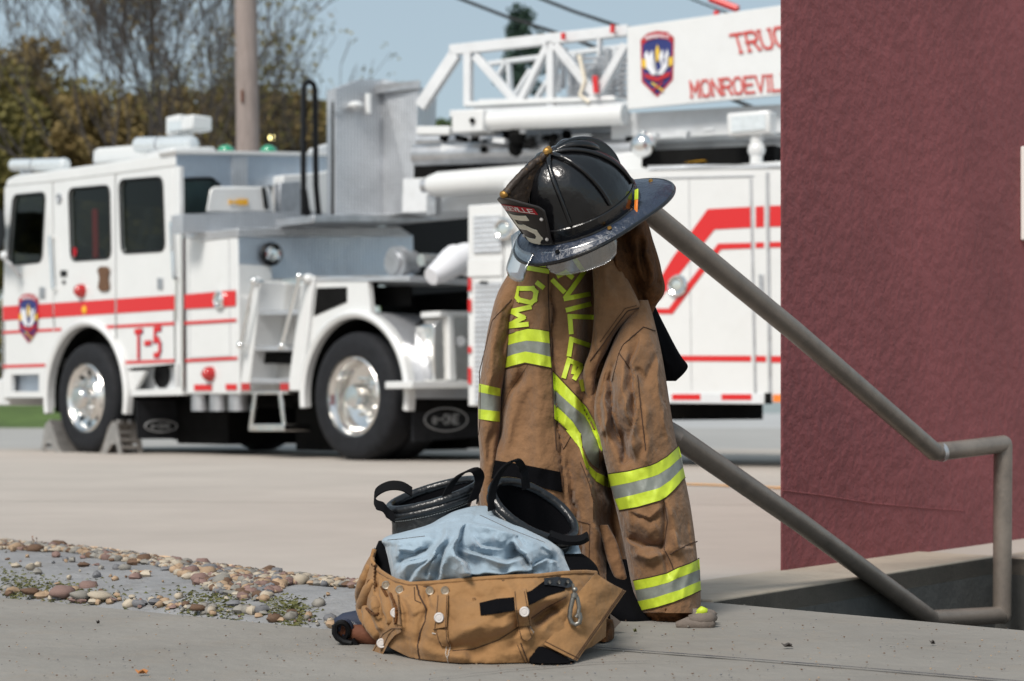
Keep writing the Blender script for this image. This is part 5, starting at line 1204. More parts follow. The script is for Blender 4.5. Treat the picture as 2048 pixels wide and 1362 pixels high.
cf = Cloth([(1216,1280,1402,3.828,.092),(1232,1284,1401,3.828,.088),(1246,1296,1398,3.828,.08),(1254,1312,1388,3.828,.06)], wr=.012, wsc=14, seed=33, folds=[([(1290,1236),(1345,1240),(1400,1220)],6,-.01)])
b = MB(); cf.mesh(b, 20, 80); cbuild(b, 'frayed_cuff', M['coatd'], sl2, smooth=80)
# black inner lining hanging between body and sleeve, and hem
lnn = Cloth([(1120,1205,1270,3.90,.02),(1160,1195,1285,3.88,.04),(1200,1190,1300,3.86,.07),(1240,1200,1330,3.85,.085),(1258,1215,1350,3.85,.08)], seed=40, wr=.008, folds=[([(1230,1000),(1255,1150)],8,.012)])
b = MB(); lnn.mesh(b, 70, 40); cbuild(b, 'inner_lining', M['lining'], smooth=80)
flp = Cloth([(1050,1196,1216,3.865,.01),(1080,1204,1232,3.86,.012),(1130,1218,1248,3.855,.015),(1160,1232,1258,3.85,.012),(1166,1236,1262,3.85,.008)], seed=44, wr=.003)
b = MB(); flp.mesh(b, 40, 20); cbuild(b, 'pocket_flap', M['coat'], smooth=80)

# gloves at the foot of the sleeve
gl = thing('work_gloves', 'folded grey leather gloves with a lime cuff on the ground beneath the coat sleeve', 'gloves', G(1395,1258))
g0 = Vector(gl.location)
def gtube(b, pts, r, Y=3.66, n=12): b.tube([Wp(x,y,Y)-g0 for x,y in pts], r, n)
one(lambda b: (gtube(b, [(1352,1250),(1375,1247),(1405,1248),(1424,1247),(1431,1250)], [.006,.013,.014,.012,.004]), gtube(b, [(1378,1240),(1400,1238),(1422,1236),(1430,1240)], [.010,.014,.013,.008]), gtube(b, [(1385,1229),(1408,1230),(1424,1234),(1434,1238)], [.012,.013,.010,.004], 3.70)), 'glove_shell', M['glove'], gl, smooth=80)
one(lambda b: (gtube(b, [(1395,1226),(1404,1221),(1414,1223)], [.006,.009,.006]), gtube(b, [(1391,1232),(1400,1226),(1408,1222)], .005)), 'glove_cuff', M['lime'], gl, smooth=80)
one(lambda b: (gtube(b, [(1413,1225),(1426,1227),(1433,1229)], [.008,.007,.003], 3.72),), 'glove_finger', M['glove'], gl, smooth=80)

# ------------------------------------------------------------------ trousers, boots, liner
tr = thing('turnout_trousers', 'tan firefighter trousers pushed down around a pair of boots on the walkway', 'trousers', G(985,1290))
t0 = Vector(tr.location)
def tb(b, name, mt, par=None, **k):
    b.v = [tuple(Vector(v)-t0) for v in b.v]; return b.build(name, mt, par or tr, **k)
def z4(l): return [(x/3.027+650, y/3.027+900) for x, y in l]
RIM = z4([(300,600),(285,650),(292,690),(330,732),(380,765),(430,790),(520,812),(640,806),(800,792),(950,780),(1100,770),(1200,766),(1300,762),(1400,750),(1500,742),(1580,740),(1640,745)])
BOT = z4([(205,870),(225,960),(270,1060),(330,1150),(400,1200),(480,1240),(560,1278),(660,1305),(800,1316),(950,1312),(1100,1306),(1245,1300),(1330,1285),(1420,1262),(1520,1230),(1620,1190),(1700,1130)])
tc, ta_, tbb = 985., 262., .33
FT = [(z4([(600,820),(620,960),(580,1080),(560,1200)]), 7, -.010), (z4([(950,1000),(1150,970),(1330,900),(1480,880)]), 12, .012), (z4([(700,1200),(900,1190),(1100,1120),(1300,1010),(1460,900)]), 12, -.014), (z4([(760,900),(960,900),(1130,860)]), 14, -.008),
      (z4([(780,1110),(1000,1050),(1150,1060)]), 14, .010), (z4([(320,800),(360,900),(380,1040)]), 8, -.016), (z4([(400,860),(470,980),(460,1100)]), 9, .014), (z4([(270,900),(300,1020),(330,1100)]), 8, .016), (z4([(480,880),(560,1000)]), 9, .008), (z4([(650,850),(680,900),(640,1000)]),9,-.006), (z4([(850,1250),(1000,1200),(1180,1180)]), 12, -.008),
      (z4([(500,1180),(700,1240),(900,1260)]), 12, .008), (z4([(1250,1060),(1400,940)]), 10, -.02)]
class TC(Cloth):
    def D(s, px, py):
        px = np.asarray(px, float); py = np.asarray(py, float)
        u = np.clip((px-tc)/ta_, -1, 1); yt = np.interp(px, [p[0] for p in RIM], [p[1] for p in RIM]); yb = np.interp(px, [p[0] for p in BOT], [p[1] for p in BOT])
        v = np.clip((py-yt)/np.maximum(yb-yt, 1), 0, 1)
        base = 3.45-tbb*np.sqrt(np.maximum(0, 1-u*u)); 
        nz = np.array([noise.fractal((x/45+5, y/45, 3), .9, 2.1, 4) for x, y in zip(px.ravel(), py.ravel())]).reshape(px.shape)
        return base+.045*(1-v)**2-.022*np.sin(np.pi*v)+.0*v-(s.fold(px, py)+.007*nz)
tcl = TC([(0,0,1,0,0),(1,0,1,0,0)], FT)
def resamp(P, n):
    P = np.array(P, float); d = np.r_[0, np.cumsum(np.hypot(*np.diff(P, axis=0).T))]; t = np.linspace(0, d[-1], n); return np.stack([np.interp(t, d, P[:,0]), np.interp(t, d, P[:,1])], 1)
NT_, NV = 150, 60
ra, rb_ = resamp(RIM, NT_), resamp(BOT, NT_)
PX = np.zeros((NV, NT_, 2))
for j in range(NV):
    v = j/(NV-1); q = ra*(1-v)+rb_*v
    q[:,0] += 10*math.sin(PI*v)*((q[:,0]-tc)/ta_); PX[j] = q
DD = tcl.D(PX[...,0], PX[...,1])
def zfix(p):
    if p.z < .002: p.z = .002
    return p
b = MB(); rows = [[zfix(Wp(PX[j,k,0], PX[j,k,1], DD[j,k])) for k in range(NT_)] for j in range(NV)]
b.grid(rows)
# back half, a little lower, closing the ring
rows2 = []
for j in range(12):
    v = j/11; r_ = []
    for k in range(0, NT_, 3):
        p = Wp(*PX[int(v*(NV-1)),k], 3.45); f_ = math.sqrt(max(0, 1-min(1, abs((PX[0,k,0]-tc)/ta_))**2)); r_.append(zfix(Vector((p.x, 3.45+.28*f_+.02, p.z))))
    rows2.append(r_)
b.grid(rows2)
for e in (0, -1): b.grid([[rows[int(j/11*(NV-1))][e] for j in range(12)], [rows2[j][e] for j in range(12)]])
tb(b, 'trouser_shell', M['tan'], smooth=80)
def rimpts(off=0, dy=0, n=80):
    q = resamp(RIM, n); D = tcl.D(q[:,0], q[:,1]); return [Wp(x, y+dy, d-off) for (x, y), d in zip(q, D)]
b = MB(); b.tube(rimpts(0), .0042, 8); tb(b, 'rim_binding', M['tan'])
b = MB(); b.tube(rimpts(.003, 7), .0016, 5); b.tube(rimpts(.003, 10.5), .0012, 5); tb(b, 'rim_stitching', M['seam'])
# inner dark lining behind the rim
b = MB(); q = rimpts(-.006, 0, 60); b.grid([[p+Vector((0,0,.004)) for p in q], [p+Vector((0,.03,-.03)) for p in q], [p+Vector((0,.06,-.10)) for p in q]]); tb(b, 'inner_lining', M['lining'])
b = MB()
iv = Cloth([(1082,757,770,3.44,.01),(1100,750,782,3.42,.02),(1130,752,792,3.40,.03),(1160,770,800,3.38,.03)], seed=50, wr=.004)
iv.mesh(b, 20, 14); tb(b, 'lining_flap', M['lining'])
iv = Cloth([(1108,1128,1165,3.40,.015),(1118,1110,1180,3.385,.03),(1130,1094,1192,3.37,.04),(1150,1080,1200,3.35,.04),(1160,1075,1205,3.35,.04)], seed=51, wr=.004)
b = MB(); iv.mesh(b, 20, 30); tb(b, 'lining_flap', M['lining'])
# seams
b = MB()
tcl.line(b, z4([(553,815),(570,880),(612,960),(605,1040),(575,1110),(560,1190),(575,1280)]), 3.0, .001, jit=.7); tcl.line(b, z4([(770,1215),(900,1205),(1050,1150),(1190,1060),(1330,960),(1460,890)]), 1.8, .001)
tcl.line(b, z4([(540,830),(545,910),(580,925)]), 1.6, .001); tcl.line(b, z4([(1185,1170),(1230,1290)]), 2, .001, jit=.3); tcl.line(b, z4([(1165,1180),(1212,1295)]), 1.2, .001)
tb(b, 'seam', M['seam'])
b = MB()
for l in (z4([(740,1170),(730,1230),(745,1290)]), z4([(760,1180),(740,1260)]), z4([(1235,1060),(1262,1100),(1250,1130)]), z4([(650,1110),(670,1112)])): tcl.line(b, l, .8, .003, jit=1.2)
tb(b, 'loose_threads', M['stitch'])
# black hook tape and leather tab
b = MB(); tcl.strip(b, z4([(935,925),(1040,900),(1150,890),(1250,850),(1330,790),(1480,780)]), z4([(942,1000),(1050,990),(1150,972),(1260,930),(1350,880),(1450,850)]), .0035, 60); tb(b, 'hook_tape', M['velcro'])
b = MB(); tcl.strip(b, z4([(1325,775),(1400,768),(1480,775),(1500,800)]), z4([(1328,815),(1400,822),(1470,835),(1498,826)]), .009, 24); lt = tb(b, 'leather_tab', M['boot'])
def cap(px, py, r, off, mt, par=tr, nm='snap'):
    d = float(tcl.D(np.array([px]), np.array([py]))[0])-off; c = Wp(px, py, d)
    def f(b):
        P = []
        for k in range(16):
            a = 2*PI*k/16; P.append([c+Vector((q*r*math.cos(a), -h_, q*r*math.sin(a))) for q, h_ in ((0,.004),(.45,.004),(.5,.003),(.85,.0038),(1,.002),(1,-.004))])
        P.append(P[0]); b.grid(P)
    b = MB(); f(b); return tb(b, nm, mt, par) if par is tr else tb(b, nm, mt, par)
for x, y in z4([(1360,800),(1417,800),(1470,797)]): cap(x, y, .0028, .011, M['hook'], lt, 'rivet')
for x, y in z4([(369,818),(452,846),(635,853),(727,852)]): cap(x, y, .0075, .0065, M['snap'])
cap(*z4([(902,902)])[0], .003, .0, M['tan'])
# belt loops with snaps
def loop(top, bot, mid=None, sn=None, off=.010, mt='snapw'):
    b = MB(); tcl.strip(b, top, bot, off, 14, 6, 0, off); o = tb(b, 'belt_loop', M['tan'])
    if sn: cap(*z4([sn])[0], .0085, off+.006, M[mt], o, 'snap')
    b = MB(); 
    tcl.line(b, [((t_[0]*.9+b_[0]*.1), t_[1]+2) for t_, b_ in zip(top, bot)], 1.1, off+.001); tcl.line(b, [((t_[0]*.1+b_[0]*.9), t_[1]+2) for t_, b_ in zip(top, bot)], 1.1, off+.001); tb(b, 'loop_stitching', M['seam'], o)
loop(z4([(1143,850),(1150,960),(1165,1055),(1160,1070)]), z4([(1215,838),(1235,960),(1250,1040),(1248,1062)]), sn=(1207,980))
loop(z4([(1165,1060),(1180,1130),(1205,1150)]), z4([(1235,1060),(1262,1110),(1230,1160)]), off=.006)
loop(z4([(678,875),(672,960),(655,1085)]), z4([(745,872),(742,960),(735,1070)]), sn=(690,1015))
loop(z4([(665,1085),(680,1140),(700,1185)]), z4([(742,1090),(742,1130),(762,1190)]), off=.006)
loop(z4([(400,870),(410,960),(415,1050)]), z4([(445,872),(452,960),(462,1060)]), sn=(425,985), off=.008)
loop(z4([(455,1075),(400,1075),(345,1110),(285,1215)]), z4([(462,1100),(425,1120),(390,1160),(345,1245)]), sn=(342,1170), off=.014)
# bulging pocket folds at the left end
for i, (pts, r_) in enumerate(((z4([(270,700),(240,790),(215,870),(205,930)]), [.008,.013,.015,.008]), (z4([(300,790),(260,850),(235,950),(260,1060)]), [.008,.016,.02,.012]), (z4([(345,790),(370,880),(395,980),(400,1050)]), [.008,.015,.016,.009]), (z4([(250,960),(290,1060),(330,1130)]), [.012,.02,.014]), (z4([(300,905),(320,985),(330,1000)]), [.010,.014,.006]))):
    b = MB(); P = resamp(pts, 14); rr_ = np.interp(np.linspace(0, len(r_)-1, 14), range(len(r_)), r_)
    D = tcl.D(P[:,0], P[:,1]); b.tube([Wp(x+rng.uniform(-.6,.6), y, d+.004) for (x, y), d in zip(P, D)], [float(a)*.8*(1+.12*noise.noise((k*.8, i, 0))) for k, a in enumerate(rr_)], 12)
    tb(b, 'pocket_fold', M['tan'], smooth=80)
b = MB()
for pts in (z4([(268,790),(245,850),(210,900),(190,945)]), z4([(335,820),(372,880)]), z4([(250,960),(300,1000),(325,990)]), z4([(395,870),(432,960),(428,1050)])): tcl.line(b, pts, 5, .016, jit=.6)
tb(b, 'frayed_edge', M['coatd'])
# right-hand canvas flap (thick quadrilateral standing off)
def flapf(b):
    c = [z4([(1640,745)])[0], z4([(1822,855)])[0], z4([(1525,1278)])[0], z4([(1280,1155)])[0]]
    n = 26; F1 = []; F2 = []
    for i in range(n):
        s = i/(n-1); r1, r2 = [], []
        for j in range(n):
            t = j/(n-1); x = (c[0][0]*(1-s)+c[1][0]*s)*(1-t)+(c[3][0]*(1-s)+c[2][0]*s)*t; y = (c[0][1]*(1-s)+c[1][1]*s)*(1-t)+(c[3][1]*(1-s)+c[2][1]*s)*t
            x += -8*math.sin(PI*s)*(1-t)*.5; Y = 3.215-.075*t+.06*s*(1-t)-.012*math.sin(PI*s)+.006*noise.noise((x/30, y/30, 7)); p = Wp(x, y, Y); r1.append(zfix(p)); r2.append(zfix(p+Vector((0,.006,0))))
        F1.append(r1); F2.append(r2)
    b.grid(F1); b.grid(F2); 
    for A1, A2 in ((F1[0],F2[0]),(F1[-1],F2[-1]),([r[0] for r in F1],[r[0] for r in F2]),([r[-1] for r in F1],[r[-1] for r in F2])): b.grid([A1, A2])
    return F1
b = MB(); F1 = flapf(b); fl = tb(b, 'leg_flap', M['tan'], smooth=60)
b = MB()
for e, o_ in ((24, 0),): b.tube([r+Vector((0,-.001,0)) for r in F1[e]], .0009, 5); b.tube([r+Vector((0,-.001,0)) for r in F1[23]], .0006, 5)
b.tube([r[24]+Vector((0,-.001,0)) for r in F1], .0008, 5)
tb(b, 'seam', M['seam'], fl)
b = MB(); uc_ = Cloth([(1280,1046,1060,3.15,.01),(1296,1048,1095,3.145,.015),(1318,1054,1135,3.14,.02),(1332,1060,1150,3.13,.02)], seed=60, wr=.004); uc_.mesh(b, 24, 30); b.v = [(v[0],v[1],max(v[2],.003)) for v in b.v]; tb(b, 'gap_shade', M['lining'], smooth=80)  # black cloth sheet standing in for the shade in the gap below the flap
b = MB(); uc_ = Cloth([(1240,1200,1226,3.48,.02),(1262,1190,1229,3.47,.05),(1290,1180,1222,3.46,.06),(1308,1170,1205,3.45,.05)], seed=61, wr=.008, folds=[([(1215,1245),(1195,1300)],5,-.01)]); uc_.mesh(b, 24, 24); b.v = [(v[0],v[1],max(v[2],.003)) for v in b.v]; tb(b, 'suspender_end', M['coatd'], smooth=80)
b = MB(); b.hexa([Wp(x,y,3.55) for x,y in z4([(1725,990),(1792,1040),(1740,1095)])], [Wp(x,y,3.56) for x,y in z4([(1725,990),(1792,1040),(1740,1095)])]); tb(b, 'care_label', M['glove'])
# snap hook
def hk(b):
    Y = 3.155
    def w4(l): return [Wp(x, y, Y) for x, y in z4(l)]
    b.tube(w4([(1500,810),(1504,850),(1512,880)]), .0025, 8); b.sphere(w4([(1512,845)])[0], .005, 10)
    b.tube(w4([(1512,868),(1500,900),(1486,960),(1480,1010),(1490,1045),(1515,1058),(1540,1045),(1545,1015),(1537,985)]), .0042, 8); b.tube(w4([(1512,868),(1528,900),(1538,950),(1534,990),(1520,1012)]), .0036, 8); b.tube(w4([(1512,872),(1508,890)]), .0065, 10)
b = MB(); hk(b); tb(b, 'snap_hook', M['hook'], smooth=60)

# blue quilted liner heaped inside
lf = [('lap', [(896,1042),(881,1085),(848,1111),(782,1151)], 20, -.020), ('lap', [(938,1046),(908,1085),(914,1111),(937,1138),(951,1156)], 18, .030), ('lap', [(910,1096),(964,1113),(1013,1120),(1056,1110)], 20, .026),
      ('lap', [(930,1040),(967,1052),(1010,1058),(1050,1072)], 26, .016), ('lap', [(1017,1088),(1052,1110),(1064,1138)], 16, -.026), ('lap', [(920,1146),(985,1152),(1070,1140)], 12, -.018),
      ('lap', [(778,1146),(835,1108),(868,1088)], 14, .015), ('lap', [(868,1168),(890,1112),(906,1070)], 11, .016), ('lap', [(815,1168),(842,1128),(874,1100)], 10, .014), ('lap', [(942,1072),(965,1092),(1004,1098)], 10, .014),
      ('lap', [(795,1100),(830,1104),(856,1092)], 9, -.010), ('lap', [(845,1160),(862,1124),(880,1104)], 8, .010), ('lap', [(1060,1136),(1090,1122),(1120,1126)], 10, .012),
      ([(950,1034),(1010,1062),(1080,1084),(1118,1106)], 24, .022), ([(898,1050),(880,1090),(858,1112)], 8, .012), ([(985,1068),(1002,1088)], 6, .008), ([(1030,1075),(1050,1095)], 6, -.006), ([(800,1085),(795,1120)], 7, .007), ([(1080,1092),(1100,1112),(1098,1130)],6,-.008)]
lin = Cloth([(1012,946,972,3.47,.01),(1020,915,990,3.465,.05),(1034,885,1020,3.46,.10),(1050,855,1050,3.455,.14),(1066,800,1078,3.45,.17),(1076,769,1096,3.445,.19),(1095,770,1122,3.44,.215),(1115,774,1132,3.435,.235),(1140,778,1150,3.43,.235),(1185,785,1185,3.43,.22)], lf, wr=.012, wsc=60, seed=70, p=2.6, wr2=.001, warp=9, rg=.0045, rsc=(30,34), fs=1.9)
b = MB(); lin.mesh(b, 130, 170); ln = tb(b, 'quilted_liner', M['liner'], smooth=80)
b = MB(); lin.line(b, [(775,1080),(800,1078),(850,1072)], 1.0, .001); lin.line(b, [(960,1030),(1020,1058),(1090,1085)], 1.0, .001); tb(b, 'seam', M['seam'], ln)
sl_ = Cloth([(1088,1140,1156,3.44,.01),(1110,1118,1164,3.43,.03),(1135,1100,1178,3.42,.05),(1155,1096,1190,3.42,.05)], seed=73, wr=.006)
b = MB(); sl_.mesh(b, 30, 30); tb(b, 'liner_edge', M['liner'], smooth=80)

# boots
def ribbon(b, pts, wvec, th):
    P = [Vector(p) for p in pts]; wv = Vector(wvec); rows = []
    sm = []
    for i in range(len(P)-1):
        p0 = P[max(i-1,0)]; p1, p2 = P[i], P[i+1]; p3 = P[min(i+2,len(P)-1)]
        for k in range(5):
            t = k/5; sm.append(.5*((2*p1)+(-p0+p2)*t+(2*p0-5*p1+4*p2-p3)*t*t+(-p0+3*p1-3*p2+p3)*t**3))
    sm.append(P[-1])
    for i, p in enumerate(sm):
        t = (sm[min(i+1,len(sm)-1)]-sm[max(i-1,0)]).normalized(); n = t.cross(wv).normalized()*th/2
        rows.append([p+wv/2+n, p+wv/2-n, p-wv/2-n, p-wv/2+n])
    b.grid(rows, closeu=True); b.add(rows[0], [[0,1,2,3]]); b.add(rows[-1], [[0,1,2,3]])
def boot(label, c, a, bb, c2, a2, b2):
    t = thing('boot', label, 'boot', G(985, 1262), 0, 'boots standing in the trousers'); o_ = Vector(t.location)
    def ell(c, a, bb, s=1): return [c+a*s*math.cos(2*PI*k/48)+bb*s*math.sin(2*PI*k/48)-o_ for k in range(48)]
    def pt(s, m_=1.0): 
        cc = c.lerp(c2, s); return ell(cc, a.lerp(a2, s)*m_, bb.lerp(b2, s)*m_)
    one(lambda b: b.grid([pt(0,1.0), pt(.06,1.06), pt(.14,1.07), pt(.22,1.0), pt(.30,.985), pt(.45,.97), pt(.7,.99), pt(1,1.02)], closeu=True), 'shaft', M['boot'], t, smooth=60)
    one(lambda b: b.tube(pt(0,.99), .0085, 12, close=True), 'padded_rim', M['boot'], t)
    one(lambda b: b.tube(pt(.17,1.03), .0065, 10, close=True), 'collar_roll', M['boot'], t)
    one(lambda b: (b.grid([pt(0,.95), pt(.2,.90), pt(.5,.86), pt(.9,.84)], closeu=True), b.add(pt(.9,.84), [list(range(48))])), 'boot_lining', M['velcro'], t, fixn=False)
    def st(b):
        for s in (.27, .33):
            L = pt(s, 1.005)
            for k in range(48):
                for q in (0, .5): b.tube([L[k].lerp(L[(k+1)%48], q), L[k].lerp(L[(k+1)%48], q+.3)], .0007, 4)
    one(st, 'stitching', M['stitch'], t)
    # foot of the boot under the trousers
    one(lambda b: (b.tube([c2-o_+Vector((0,0,.0)), Vector((c2.x,c2.y,.09))-o_], .06, 16), b.sphere(Vector((c2.x-.03,c2.y-.05,.05))-o_, (.05,.12,.048), 16)), 'foot', M['boot'], t, smooth=80)
    return t, o_
b1, o1 = boot('left black leather boot with two webbing loops, standing level in the trousers', Wp(868,990,3.50), Vector((.084,.0,.024)), Vector((.0,.062,.013)), Wp(856,1075,3.50), Vector((.066,0,.01)), Vector((0,.06,0)))
def px_(l, Y): return [Wp(x,y,Y) for x,y in l]
one(lambda b: ribbon(b, [p-o1 for p in px_([(824,984),(805,973),(782,971),(762,978),(750,990)],3.47)]+[p-o1 for p in px_([(752,1008),(766,1014),(776,1026),(790,1036)],3.455)], (0,.012,.016), .003), 'pull_strap', M['webbing'], b1)
one(lambda b: ribbon(b, [p-o1 for p in px_([(889,1014),(895,985),(908,962),(928,945),(950,940)],3.44)]+[p-o1 for p in px_([(959,955),(955,975),(944,1002)],3.455)], (.017,.008,.008), .003), 'pull_strap', M['webbing'], b1)
b2_, o2 = boot('right black leather boot tipped over to the right, open top facing the camera', Wp(1067,1020,3.40), Vector((.074,.01,-.043)), Vector((.017,.052,.029)), Wp(1055,1100,3.43), Vector((.07,0,-.03)), Vector((.01,.06,.01)))
one(lambda b: ribbon(b, [p-o2 for p in px_([(984,1020),(984,990),(992,960),(1010,933),(1033,920)],3.35)]+[p-o2 for p in px_([(1046,938),(1050,955),(1052,978)],3.40)], (.013,.014,.004), .003), 'pull_strap', M['webbing'], b2_)
one(lambda b: (ribbon(b, [p-o2 for p in px_([(1100,1070),(1130,1080),(1160,1080),(1176,1072)],3.36)], (.0,.02,.010), .008)), 'pull_strap', M['webbing'], b2_)

# rolled bundle poking out at the left
bu = thing('suspender_bundle', 'rolled navy and rust suspender bundle sticking out left of the trousers', 'suspenders', G(715,1305))
u_ = Vector(bu.location)
def pu(l, Y=3.40): return [Wp(x,y,Y)-u_ for x,y in z4(l)]
one(lambda b: (b.tube(pu([(60,1052),(110,1046),(180,1044),(300,1050)],3.43), [.010,.018,.022,.024], 14), b.tube(pu([(150,1035),(230,1030),(320,1030)],3.46), .012, 10)), 'rolled_strap', M['navy'], bu, smooth=80)
one(lambda b: (b.tube(pu([(110,1090),(200,1110),(330,1120)],3.40), [.010,.016,.022], 12), b.tube(pu([(140,1140),(220,1150),(320,1160)],3.41), [.006,.012,.016], 10), b.sphere(pu([(95,1095)])[0], (.010,.012,.013), 10)), 'rust_cloth', M['rust'], bu, smooth=80)
def ringr(cx, cy, rx, ry, r, Y=3.385): return lambda b: b.tube([Wp(*z4([(cx+rx*math.cos(2*PI*k/20), cy+ry*math.sin(2*PI*k/20))])[0], Y+.006*math.sin(2*PI*k/20))-u_ for k in range(20)], r, 8, close=True)
one(ringr(100,1095,42,52,.0055), 'strap_end', M['black'], bu); one(ringr(122,1075,38,44,.004,3.39), 'strap_end', M['navy'], bu)
one(lambda b: b.tube(pu([(130,1160),(108,1195),(110,1235),(150,1242),(185,1225),(205,1190)],3.385), .0038, 8), 'buckle_ring', M['black'], bu)
one(lambda b: b.tube(pu([(160,1150),(200,1200),(232,1225),(236,1250)],3.385), [.007,.006,.006,.005], 8), 'strap_tail', M['black'], bu)
one(lambda b: b.tube(pu([(60,1060),(60,1110),(75,1135),(110,1160),(160,1170)],3.38), .006, 8), 'strap_edge', M['black'], bu)
one(lambda b: lettering(b, 'MEN', (lambda A,B,Cc_: (lambda x,y,k: A+(B-A)*(x/2.6)+(Cc_-A)*y+Vector((0,-.0005*k,0))))(*pu([(150,1045),(178,1062),(162,1035)],3.405)), 1, .7, .25, .15), 'strap_print', M['silver'], bu, smooth=0)

# ------------------------------------------------------------------ stone bed
def inpoly(x, y, P):
    c = False
    for i in range(len(P)):
        a, q = P[i-1], P[i]
        if (a[1] > y) != (q[1] > y) and x < (q[0]-a[0])*(y-a[1])/(q[1]-a[1])+a[0]: c = not c
    return c
BED = [gK0, K1, K2, K3, S4, S3, S2, S1, gS0]
def bedline(t): return gK0.lerp(K1, t*3) if t < .333 else (K1.lerp(K2, (t-.333)*2) if t < .833 else K2.lerp(K3, (t-.833)*6))
def slabline(t): return gS0.lerp(S1, t*3) if t < .333 else (S1.lerp(S2, (t-.333)*2) if t < .833 else S2.lerp(S3, (t-.833)*6))
def hump(x, y, s):
    v = .5+.5*noise.noise((x*2.2+3, y*2.2, 0)); return .040*math.sin(PI*min(1,max(0,s)))**.7*(.5+v)-.004
b = MB(); rows = []
for i in range(120):
    t = i/119; a, c = slabline(t), bedline(min(1, t)); r_ = []
    for k in range(36):
        s = k/35; p = a.lerp(c, s); p.z = hump(p.x, p.y, s)+.005*noise.noise((p.x*14, p.y*14, 2))*(0<k<35); r_.append(p)
    rows.append(r_)
b.grid(rows); kind(b.build('stone_bed', M['fabric']), 'structure')
def rock(seed, n=10):
    b = MB(); b.sphere((0,0,0), 1, n); r = random.Random(seed); sx, sy_, sz = 1, r.uniform(.6,.9), r.uniform(.35,.65)
    b.v = [tuple(Vector((v[0]*sx, v[1]*sy_, v[2]*sz))*(1+.34*noise.noise(Vector(v)*1.5+Vector((seed*3.1,0,0)))+.10*noise.noise(Vector(v)*4+Vector((seed*3.1,0,0))))) for v in b.v]; return b
protos = [rock(i, 10) for i in range(8)]; small = [rock(20+i, 6) for i in range(6)]
stuff = MB(); r3 = random.Random(11)
def spot(t, s):
    a, c = slabline(t), bedline(t); p = a.lerp(c, s); p.z = hump(p.x, p.y, s); return p
def cover(p, s, t):    # probability that stones lie here
    n_ = .12*noise.noise((p.x*3.1+1, p.y*3.1+9, 4))+.05*noise.noise((p.x*11, p.y*11, 4))
    edge = float(np.interp(t, [.2,.33,.45,.58,.64,.72,.76,.83,.88], [.62,.62,.64,.55,.28,.20,.55,.48,.08]))
    if s+n_ > edge: return 1
    return .45 if s < .07 else .02
for i in range(9000):
    t = r3.uniform(.2, 1); s = r3.uniform(.02, .98); p = spot(t, s)
    if r3.random() > cover(p, s, t): continue
    q = small[r3.randrange(6)]; sc = r3.choice((.004,.006,.008,.010,.013,.017)); a = r3.uniform(0, 6.3); ca1, sa1 = math.cos(a)*sc, math.sin(a)*sc
    stuff.add([(p.x+v[0]*ca1-v[1]*sa1, p.y+v[0]*sa1+v[1]*ca1, p.z+v[2]*sc+sc*.25+r3.uniform(0,.004)) for v in q.v], q.f, r3.choice((0,0,1,1,2,3,3,4,5)))
kind(stuff.build('gravel', STONE, fixn=False, smooth=60), 'stuff')
meshes = {}
def stone(p, sc, mi, rz, label, pi=0, flat_=1, tilt=0, group='river stones in the bed'):
    key = (pi, mi)
    if key not in meshes:
        o = protos[pi].build('river_stone', STONE[mi], smooth=80); meshes[key] = o.data
    else: o = bpy.data.objects.new('river_stone', meshes[key]); C.objects.link(o)
    o.location = p+Vector((0,0,sc*.3)); o.scale = (sc, sc, sc*flat_); o.rotation_euler = (tilt, tilt*.5, rz)
    tag(o, label, 'stone', group); return o
cn = ['tan', 'grey', 'pink', 'cream', 'brown', 'slate']
for i in range(150):
    for _ in range(20):
        t = r3.uniform(.28, .99); s = r3.uniform(.08, .96); p = spot(t, s)
        if r3.random() < cover(p, s, t): break
    mi = r3.choice((0,0,1,1,2,3,3,4,5)); stone(p, r3.uniform(.012,.025), mi, r3.uniform(0,6), 'small %s pebble lying among others in the stone bed'%cn[mi], r3.randrange(8), r3.uniform(.8,1.2), r3.uniform(-.3,.3), '%s pebbles in the stone bed'%cn[mi])
big = [((115,1098),.062,4,'rounded brown stone at the far left kerb side of the bed'), ((538,1156),.050,4,'upright dark brown stone near the kerb in the stone bed'), ((597,1176),.060,1,'large round grey brown stone close to the trousers'),
 ((527,1192),.055,0,'tan stone with a dark hollow lying below the upright brown stone'), ((200,1203),.062,3,'flat beige stone at the walkway edge, rightmost of the edge row'), ((125,1196),.062,2,'flat mauve stone at the walkway edge beside the moss'),
 ((60,1194),.048,4,'small flat brown stone at the walkway edge on the left'), ((162,1202),.050,1,'grey flat stone between the mauve and beige edge stones'), ((178,1184),.055,2,'pinkish long stone on the grey fabric behind the moss'),
 ((357,1181),.040,4,'dark brown stone alone on the grey fabric patch'), ((672,1226),.060,2,'long pink stone just left of the rolled bundle'), ((646,1212),.058,0,'tan broken stone behind the long pink stone'), ((545,1232),.036,1,'small grey stone on the near fabric patch'),
 ((395,1228),.040,4,'flat brown stone at the walkway edge near the middle of the bed'), ((655,1176),.055,5,'bluish grey stone at the kerb behind the trousers'), ((455,1190),.05,3,'cream stone in the middle of the bed')]
for (x, y), sc, mi, lab in big:
    p = G(x, y+sc*330*.3); p.z = .012; stone(p, sc*.46, mi, r3.uniform(0,.6), lab, r3.randrange(8), 1.5 if 'upright' in lab or 'round ' in lab else .8, .1, 'larger stones in the bed')
gr = MB()
for i in range(900):
    p = G(r3.uniform(-60,2100), 1190+200*r3.random()**.8); sc = r3.uniform(.0008,.0022)
    if inpoly(p.x, p.y, BED) or inpoly(p.x, p.y, well) or p.y > S5.y: continue
    q = small[r3.randrange(6)]; gr.add([(p.x+v[0]*sc, p.y+v[1]*sc, .004+v[2]*sc) for v in q.v], q.f, r3.choice((0,1,4,4,5)))
